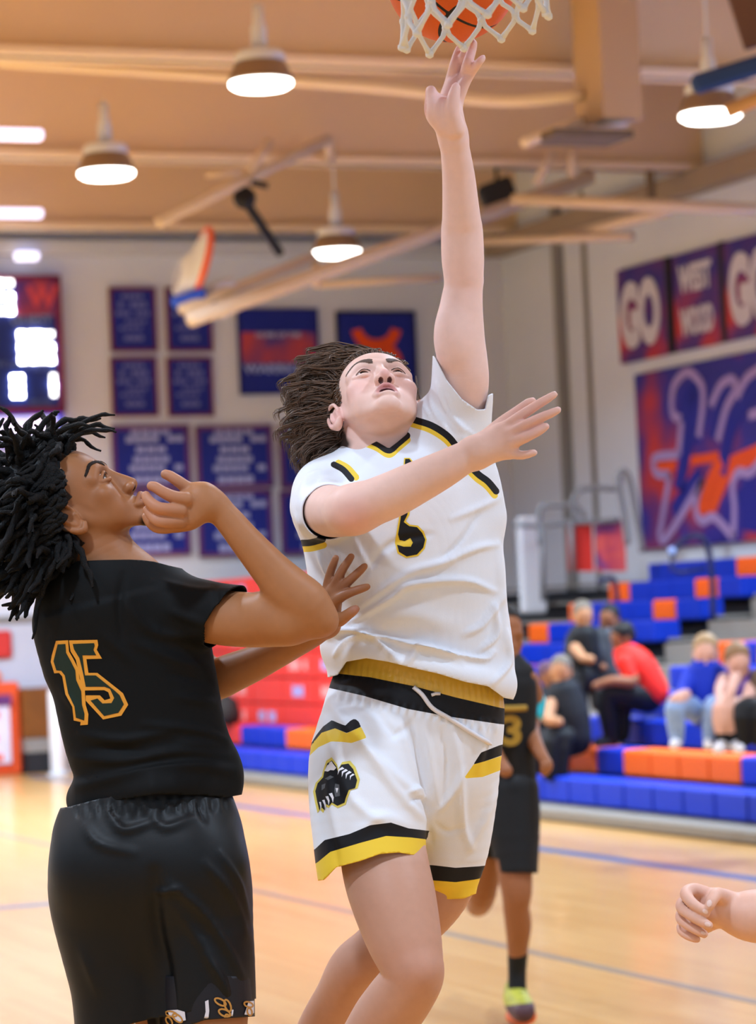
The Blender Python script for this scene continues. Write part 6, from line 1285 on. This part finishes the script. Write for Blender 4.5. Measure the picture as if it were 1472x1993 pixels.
# teammate running up court behind, D 11
D = 11.1
t = figure('person in black number 3 uniform running behind the jumping player', D, (978, 1236, 0.05, 25, -5, 0, 1.0),
    [[(980, 1262, 0.04, 26), (986, 1300, 0.02, 30)], [(990, 1330, 0.02, 34), (988, 1500, 0.02, 34)],
     [(1022, 1318, 0.02, 22), (1035, 1345, 0.1, 21), (1041, 1372, 0.16, 18), (1036, 1400, 0.12, 16), (1034, 1425, 0.04, 17), (1046, 1455, -0.06, 14), (1060, 1478, -0.12, 11), (1064, 1490, -0.14, 13), (1060, 1502, -0.14, 9)],
     [(955, 1325, 0.02, 22), (945, 1390, 0.0, 20), (955, 1450, -0.1, 17), (978, 1490, -0.2, 13), (985, 1500, -0.22, 13)],
     [(1000, 1600, 0.0, 42), (1002, 1690, -0.05, 35), (1006, 1735, -0.07, 30), (1005, 1765, -0.06, 26), (1009, 1800, -0.03, 26), (1008, 1840, 0.0, 21), (1006, 1900, 0.02, 15), (1008, 1950, 0.0, 16)],
     [(955, 1600, 0.05, 40), (945, 1680, 0.15, 33), (938, 1740, 0.25, 28), (930, 1760, 0.5, 24), (925, 1750, 0.75, 16)]],
    [('jersey', CB, [[(990, 1300, 0.02, 36), (992, 1340, 0.02, 54), (990, 1420, 0.02, 54), (992, 1500, 0.02, 52), (995, 1550, 0.02, 54)], [(965, 1312, 0.02, 20), (1018, 1310, 0.02, 20)]], {'flat': ((0, 0, 1), 0.75)}),
     ('shorts', CB, [[(998, 1540, 0.02, 52), (1000, 1600, 0.0, 52), (1006, 1690, -0.05, 42)], [(960, 1560, 0.05, 42), (950, 1650, 0.1, 38)]], {'cut': lambda x, y: y-np.interp(x, [930, 970, 975, 1045], [1668, 1672, 1698, 1700])}),
     ('sock', CB, [[(1008, 1858, 0.01, 20), (1007, 1890, 0.02, 18), (1007, 1925, 0.01, 18)]], {}),
     ('wristband', CTE, [[(1041, 1366, 0.15, 22), (1038, 1388, 0.13, 21)]], {})], SK1, HB, h=0.0055)
s = Body(D); s.limb([(1004, 1925, 0.05, 22), (1006, 1945, 0.0, 26), (1015, 1962, -0.1, 26), (1022, 1970, -0.2, 20)], 0.02); V, F = s.mesh(0.006); x, y = cam_pix(V); T = tris(F); lab = np.zeros(len(T), int)
V, T, lab = paint(V, T, lab, y-np.interp(x, [980, 1050], [1958, 1950]), 1); V, T = compact(V, T); link_mesh('shoe', to_world(V), T, [mat('lime_shoe', '#a8a838', 0.6, noise=(30, 0.35)), mat('plum_shoe', '#4a2f38', 0.6)], t, True, lab)
s = Body(D); s.limb([(998, 1978, 0.06, 14), (1015, 1980, -0.06, 17), (1030, 1978, -0.19, 15)], 0.02); V, F = s.mesh(0.006); link_mesh('sole', to_world(V), tris(F), mat('orange_sole', '#d9622a', 0.5), t, True)
for nm, q in (('chest_stripe', (960, 1372, 1024, 1384)),):
    a, b_ = at(q[0], (q[1]+q[3])/2, D-0.1), at(q[2], (q[1]+q[3])/2, D-0.1); MB().tube(crom(np.array([a, (a+b_)/2-FWD*0.035, b_]), 6), 0.012, 8).build(nm, CGD, t, True)
c0 = at(978, 1452, D-0.115); text_mesh('3', c0, RGT*0.995, UPV, 0.12, 0.075, CGD, t, 'number', bold=0.04, depth=-0.004)
# seated spectators in the bleachers
figure('person in red shirt bending forward on the bleachers with dark trousers', 22.6, (1212, 1242, 0, -70, -25, 0, 1.0),
    [[(1212, 1262, 0, 16), (1222, 1278, 0, 16)], [(1215, 1290, -0.15, 13), (1232, 1325, -0.2, 12), (1195, 1325, -0.25, 10), (1168, 1332, -0.25, 8), (1160, 1335, -0.25, 8)]],
    [('shirt', CR, [[(1218, 1272, 0, 24), (1240, 1295, 0, 34), (1262, 1330, 0, 33), (1272, 1345, 0, 30)], [(1214, 1288, -0.15, 17), (1226, 1312, -0.18, 15)]], {}),
     ('trousers', CB, [[(1262, 1360, 0, 28), (1225, 1352, -0.1, 26), (1180, 1352, -0.15, 22), (1185, 1400, -0.15, 18), (1190, 1440, -0.12, 15)], [(1262, 1362, 0.1, 26), (1215, 1365, 0.05, 22), (1210, 1430, 0.05, 16)]], {}), ('shoe', CD, [[(1190, 1440, -0.12, 13), (1165, 1446, -0.2, 10)]], {})], SK1, HB)
figure('person in grey shirt with dark hair seated between the red shirt and the black jacket', 23.2, (1186, 1206, 0, -25, -10, 0, 1.0),
    [[(1186, 1225, 0, 13), (1184, 1240, 0, 14)], [(1160, 1262, -0.1, 11), (1158, 1290, -0.2, 9), (1175, 1300, -0.25, 8)]],
    [('shirt', CG, [[(1182, 1242, 0, 28), (1178, 1275, 0, 30), (1182, 1310, 0, 28)], [(1165, 1250, -0.05, 14), (1160, 1275, -0.12, 12)]], {}), ('trousers', CB, [[(1185, 1325, 0, 26), (1165, 1322, -0.2, 20), (1165, 1370, -0.25, 15)]], {})], SK1, HB)
figure('person in black jacket with ash hair seated left of the grey shirt', 23.0, (1135, 1200, 0, 10, -10, 0, 1.02),
    [[(1135, 1220, 0, 13), (1136, 1235, 0, 14)], [(1120, 1262, -0.15, 11), (1135, 1280, -0.25, 9), (1150, 1284, -0.28, 9)]],
    [('jacket', CB, [[(1136, 1240, 0, 30), (1140, 1275, 0, 32), (1144, 1312, 0, 30)], [(1114, 1245, 0, 14), (1112, 1275, -0.1, 13), (1138, 1284, -0.22, 10)]], {}), ('trousers', CB, [[(1145, 1325, 0, 26), (1130, 1322, -0.2, 20), (1130, 1380, -0.25, 15)]], {})], SK3, HGR)
figure('person in charcoal clothes with brown face low behind the running player', 22.2, (1092, 1308, 0, -15, -10, 0, 1.05),
    [[(1092, 1330, 0, 14), (1096, 1345, 0, 16)], [(1073, 1370, -0.1, 12), (1068, 1400, -0.2, 11), (1088, 1405, -0.25, 9)]],
    [('jacket', CD, [[(1100, 1350, 0, 34), (1108, 1390, 0, 40), (1114, 1430, 0, 38)], [(1078, 1358, 0, 16), (1068, 1395, -0.1, 14), (1090, 1410, -0.2, 11)]], {}), ('trousers', CB, [[(1110, 1440, 0, 34), (1074, 1436, -0.2, 22), (1070, 1475, -0.25, 16), (1070, 1507, -0.25, 14)], [(1123, 1440, 0.05, 30), (1096, 1438, -0.15, 22), (1092, 1505, -0.2, 15)]], {})], SK3, HGR)
figure('person with plum cap and dark top half hidden left of the seated group', 22.6, (1070, 1318, 0, 30, 0, 0, 1.0),
    [[(1070, 1338, 0, 14), (1068, 1355, 0, 14)]], [('top', CD, [[(1066, 1362, 0, 30), (1062, 1405, 0, 34), (1062, 1445, 0, 32)]], {}), ('trousers', CB, [[(1060, 1450, 0, 32), (1048, 1450, -0.2, 24), (1046, 1507, -0.2, 16)]], {})], SK1, mat('plum_cap', '#57384c', 0.7))
figure('boy with sandy hair in royal blue hoodie and pale ripped jeans sitting at the right', 18.4, (1374, 1272, 0, -5, -12, 0, 1.02),
    [[(1374, 1296, 0, 14), (1374, 1312, 0, 16)], [(1335, 1352, -0.25, 11), (1322, 1360, -0.32, 14), (1312, 1362, -0.33, 10)], [(1320, 1378, -0.3, 13), (1318, 1410, -0.3, 12)]],
    [('hoodie', CBL, [[(1374, 1312, 0, 36), (1372, 1345, 0, 42), (1374, 1378, 0, 40)], [(1345, 1316, 0, 18), (1332, 1345, -0.15, 15), (1330, 1355, -0.25, 13)], [(1404, 1316, 0, 18), (1412, 1350, -0.1, 15), (1390, 1362, -0.2, 12)]], {}),
     ('jeans', CJ, [[(1360, 1385, 0, 26), (1318, 1372, -0.3, 21), (1316, 1410, -0.3, 18), (1318, 1438, -0.28, 14)], [(1390, 1385, 0, 26), (1392, 1375, -0.3, 21), (1384, 1410, -0.3, 17), (1382, 1438, -0.28, 14)]], {}),
     ('shoe', CSH, [[(1318, 1444, -0.26, 12), (1312, 1450, -0.4, 9)]], {}), ('shoe', CSH, [[(1382, 1444, -0.26, 12), (1378, 1450, -0.4, 9)]], {})], SK2, HBL)
figure('boy with light brown hair resting his chin on a bare arm beside the blue hoodie', 18.3, (1436, 1290, -0.05, 8, -20, 0, 1.02),
    [[(1436, 1312, 0, 14), (1440, 1326, 0, 16)], [(1412, 1325, 0.0, 16), (1405, 1345, -0.15, 14), (1410, 1372, -0.3, 12), (1424, 1345, -0.3, 10), (1432, 1318, -0.22, 11)], [(1462, 1335, -0.05, 15), (1455, 1362, -0.25, 13), (1430, 1370, -0.32, 10)],
     [(1405, 1380, -0.3, 18), (1404, 1405, -0.3, 17), (1406, 1436, -0.28, 11)], [(1420, 1378, -0.3, 18), (1424, 1405, -0.3, 16), (1428, 1436, -0.28, 11)]],
    [('shirt', CPU, [[(1442, 1326, 0.02, 34), (1446, 1356, 0.02, 38), (1446, 1385, 0.02, 38)]], {}), ('shorts', CD, [[(1440, 1388, 0, 28), (1410, 1378, -0.25, 22)], [(1450, 1388, 0, 28), (1428, 1376, -0.25, 22)]], {}),
     ('sock', CB, [[(1405, 1428, -0.29, 13), (1406, 1442, -0.28, 13)], [(1428, 1428, -0.29, 13), (1429, 1442, -0.28, 13)]], {}), ('shoe', CSH, [[(1407, 1450, -0.28, 13), (1398, 1458, -0.42, 11)]], {}), ('shoe', CSH, [[(1432, 1450, -0.28, 13), (1440, 1458, -0.42, 11)]], {})], SK2, HBR)
figure('person in brown top and black trousers cut off by the right picture edge', 18.2, (1502, 1280, 0, 10, -10, 0, 1.02),
    [[(1494, 1304, 0, 14), (1494, 1320, 0, 16)]], [('top', mat('brown_top', '#6d5b49', 0.7), [[(1494, 1326, 0, 34), (1494, 1385, 0, 38)]], {}), ('trousers', CB, [[(1485, 1388, 0, 28), (1450, 1382, -0.28, 22), (1450, 1440, -0.28, 15)], [(1500, 1388, 0, 28), (1480, 1382, -0.28, 22), (1478, 1440, -0.28, 15)]], {})], SK2, HBR)
# player whose fist comes in from the right edge
D = 5.1
t = figure('person beyond the right edge whose bent arm and loose fist reach into the picture', D, (1760, 1010, 0.25, -80, 0, 0, 1.0),
    [[(1750, 1050, 0.25, 58), (1750, 1130, 0.25, 75)],
     [(1690, 1260, 0.1, 58), (1690, 1440, 0.05, 54), (1690, 1620, 0.02, 50), (1672, 1720, 0.0, 48), (1600, 1778, -0.02, 58), (1530, 1784, -0.02, 56), (1472, 1783, -0.02, 52), (1440, 1780, -0.02, 43), (1412, 1768, -0.02, 35), (1398, 1764, -0.02, 33)],
     [(1398, 1764, -0.02, 33), (1374, 1757, -0.005, 29), (1352, 1764, 0.0, 27)], [(1400, 1775, -0.0, 28), (1365, 1795, 0.01, 24), (1345, 1798, 0.01, 20)],
     ([(1372, 1738, -0.02, 14), (1349, 1732, -0.03, 13.5), (1336, 1740, -0.055, 12.5), (1347, 1757, -0.078, 11), (1365, 1770, -0.086, 10), (1375, 1777, -0.084, 8.5)], 0.003),
     ([(1350, 1752, -0.02, 14), (1331, 1756, -0.03, 12.5), (1328, 1768, -0.055, 11.5), (1346, 1782, -0.078, 10.5), (1368, 1795, -0.086, 10), (1380, 1801, -0.084, 8.5)], 0.003),
     ([(1345, 1775, -0.012, 13), (1328, 1778, -0.02, 11.5), (1327, 1790, -0.045, 10.5), (1344, 1803, -0.063, 10), (1362, 1813, -0.071, 9.5), (1371, 1818, -0.069, 8)], 0.003),
     ([(1345, 1795, 0.0, 12), (1329, 1801, -0.005, 10.5), (1328, 1812, -0.03, 9.5), (1340, 1821, -0.046, 9), (1352, 1826, -0.052, 8.5), (1357, 1828, -0.05, 7)], 0.003),
     ([(1408, 1750, -0.035, 20), (1395, 1741, -0.068, 14), (1388, 1750, -0.083, 11.5), (1383, 1761, -0.088, 10), (1382, 1765, -0.086, 8.5)], 0.005),
     [(1745, 1400, 0.25, 130), (1740, 1650, 0.25, 130)], [(1700, 1700, 0.25, 90), (1690, 1950, 0.2, 75), (1690, 2150, 0.25, 55), (1690, 2480, 0.3, 34)], [(1800, 1700, 0.25, 90), (1810, 1950, 0.25, 75), (1810, 2150, 0.25, 55), (1810, 2480, 0.3, 34)]],
    [('jersey', CWHITE, [[(1750, 1150, 0.25, 90), (1750, 1230, 0.25, 165), (1750, 1420, 0.25, 165), (1748, 1600, 0.25, 165)], [(1690, 1230, 0.12, 70), (1690, 1330, 0.08, 66)]], {'flat': ((0, 0, 1), 0.8)}), ('shorts', CWHITE, [[(1748, 1580, 0.25, 165), (1745, 1700, 0.25, 175)], [(1700, 1700, 0.24, 110), (1695, 1930, 0.22, 105)], [(1805, 1700, 0.25, 110), (1810, 1930, 0.25, 105)]], {})],
    mat('fair_skin_arm', '#e2b19c', 0.5, 0.28, sss=0.1, noise=(40, 0.05)), HBR, h=0.0026, base=at(1690, 1900, D))
NL = mat('fingernail', '#f0cfc6', 0.3, 0.5)
bo = [c for c in t.children if c.name.startswith('body')][0]; vv = np.empty(len(bo.data.vertices)*3, np.float32); bo.data.vertices.foreach_get('co', vv); wv = vv.reshape(-1, 3)+WORLD[bo.name]-CAM
cv = np.stack([wv@RGT, wv@UPV, wv@FWD], 1); fq = np.empty(len(bo.data.polygons)*4, np.int32); bo.data.polygons.foreach_get('vertices', fq); bvf = bvh_of(cv, tris(fq.reshape(-1, 4)))
for (px, py, a, rx, ry) in ((1373, 1774, 35, 6, 4.2), (1378, 1799, 22, 6.5, 4.5), (1369, 1816, 22, 5, 3.2), (1381, 1758, 100, 7, 5)):
    ca, sa = math.cos(math.radians(a)), math.sin(math.radians(a))
    decal('nail', [[(px+rx*math.cos(q)*ca-ry*math.sin(q)*sa, py+rx*math.cos(q)*sa+ry*math.sin(q)*ca) for q in np.linspace(0, 2*math.pi, 17)[:-1]]], cv, bvf, NL, t, 0.0006, 2.5)
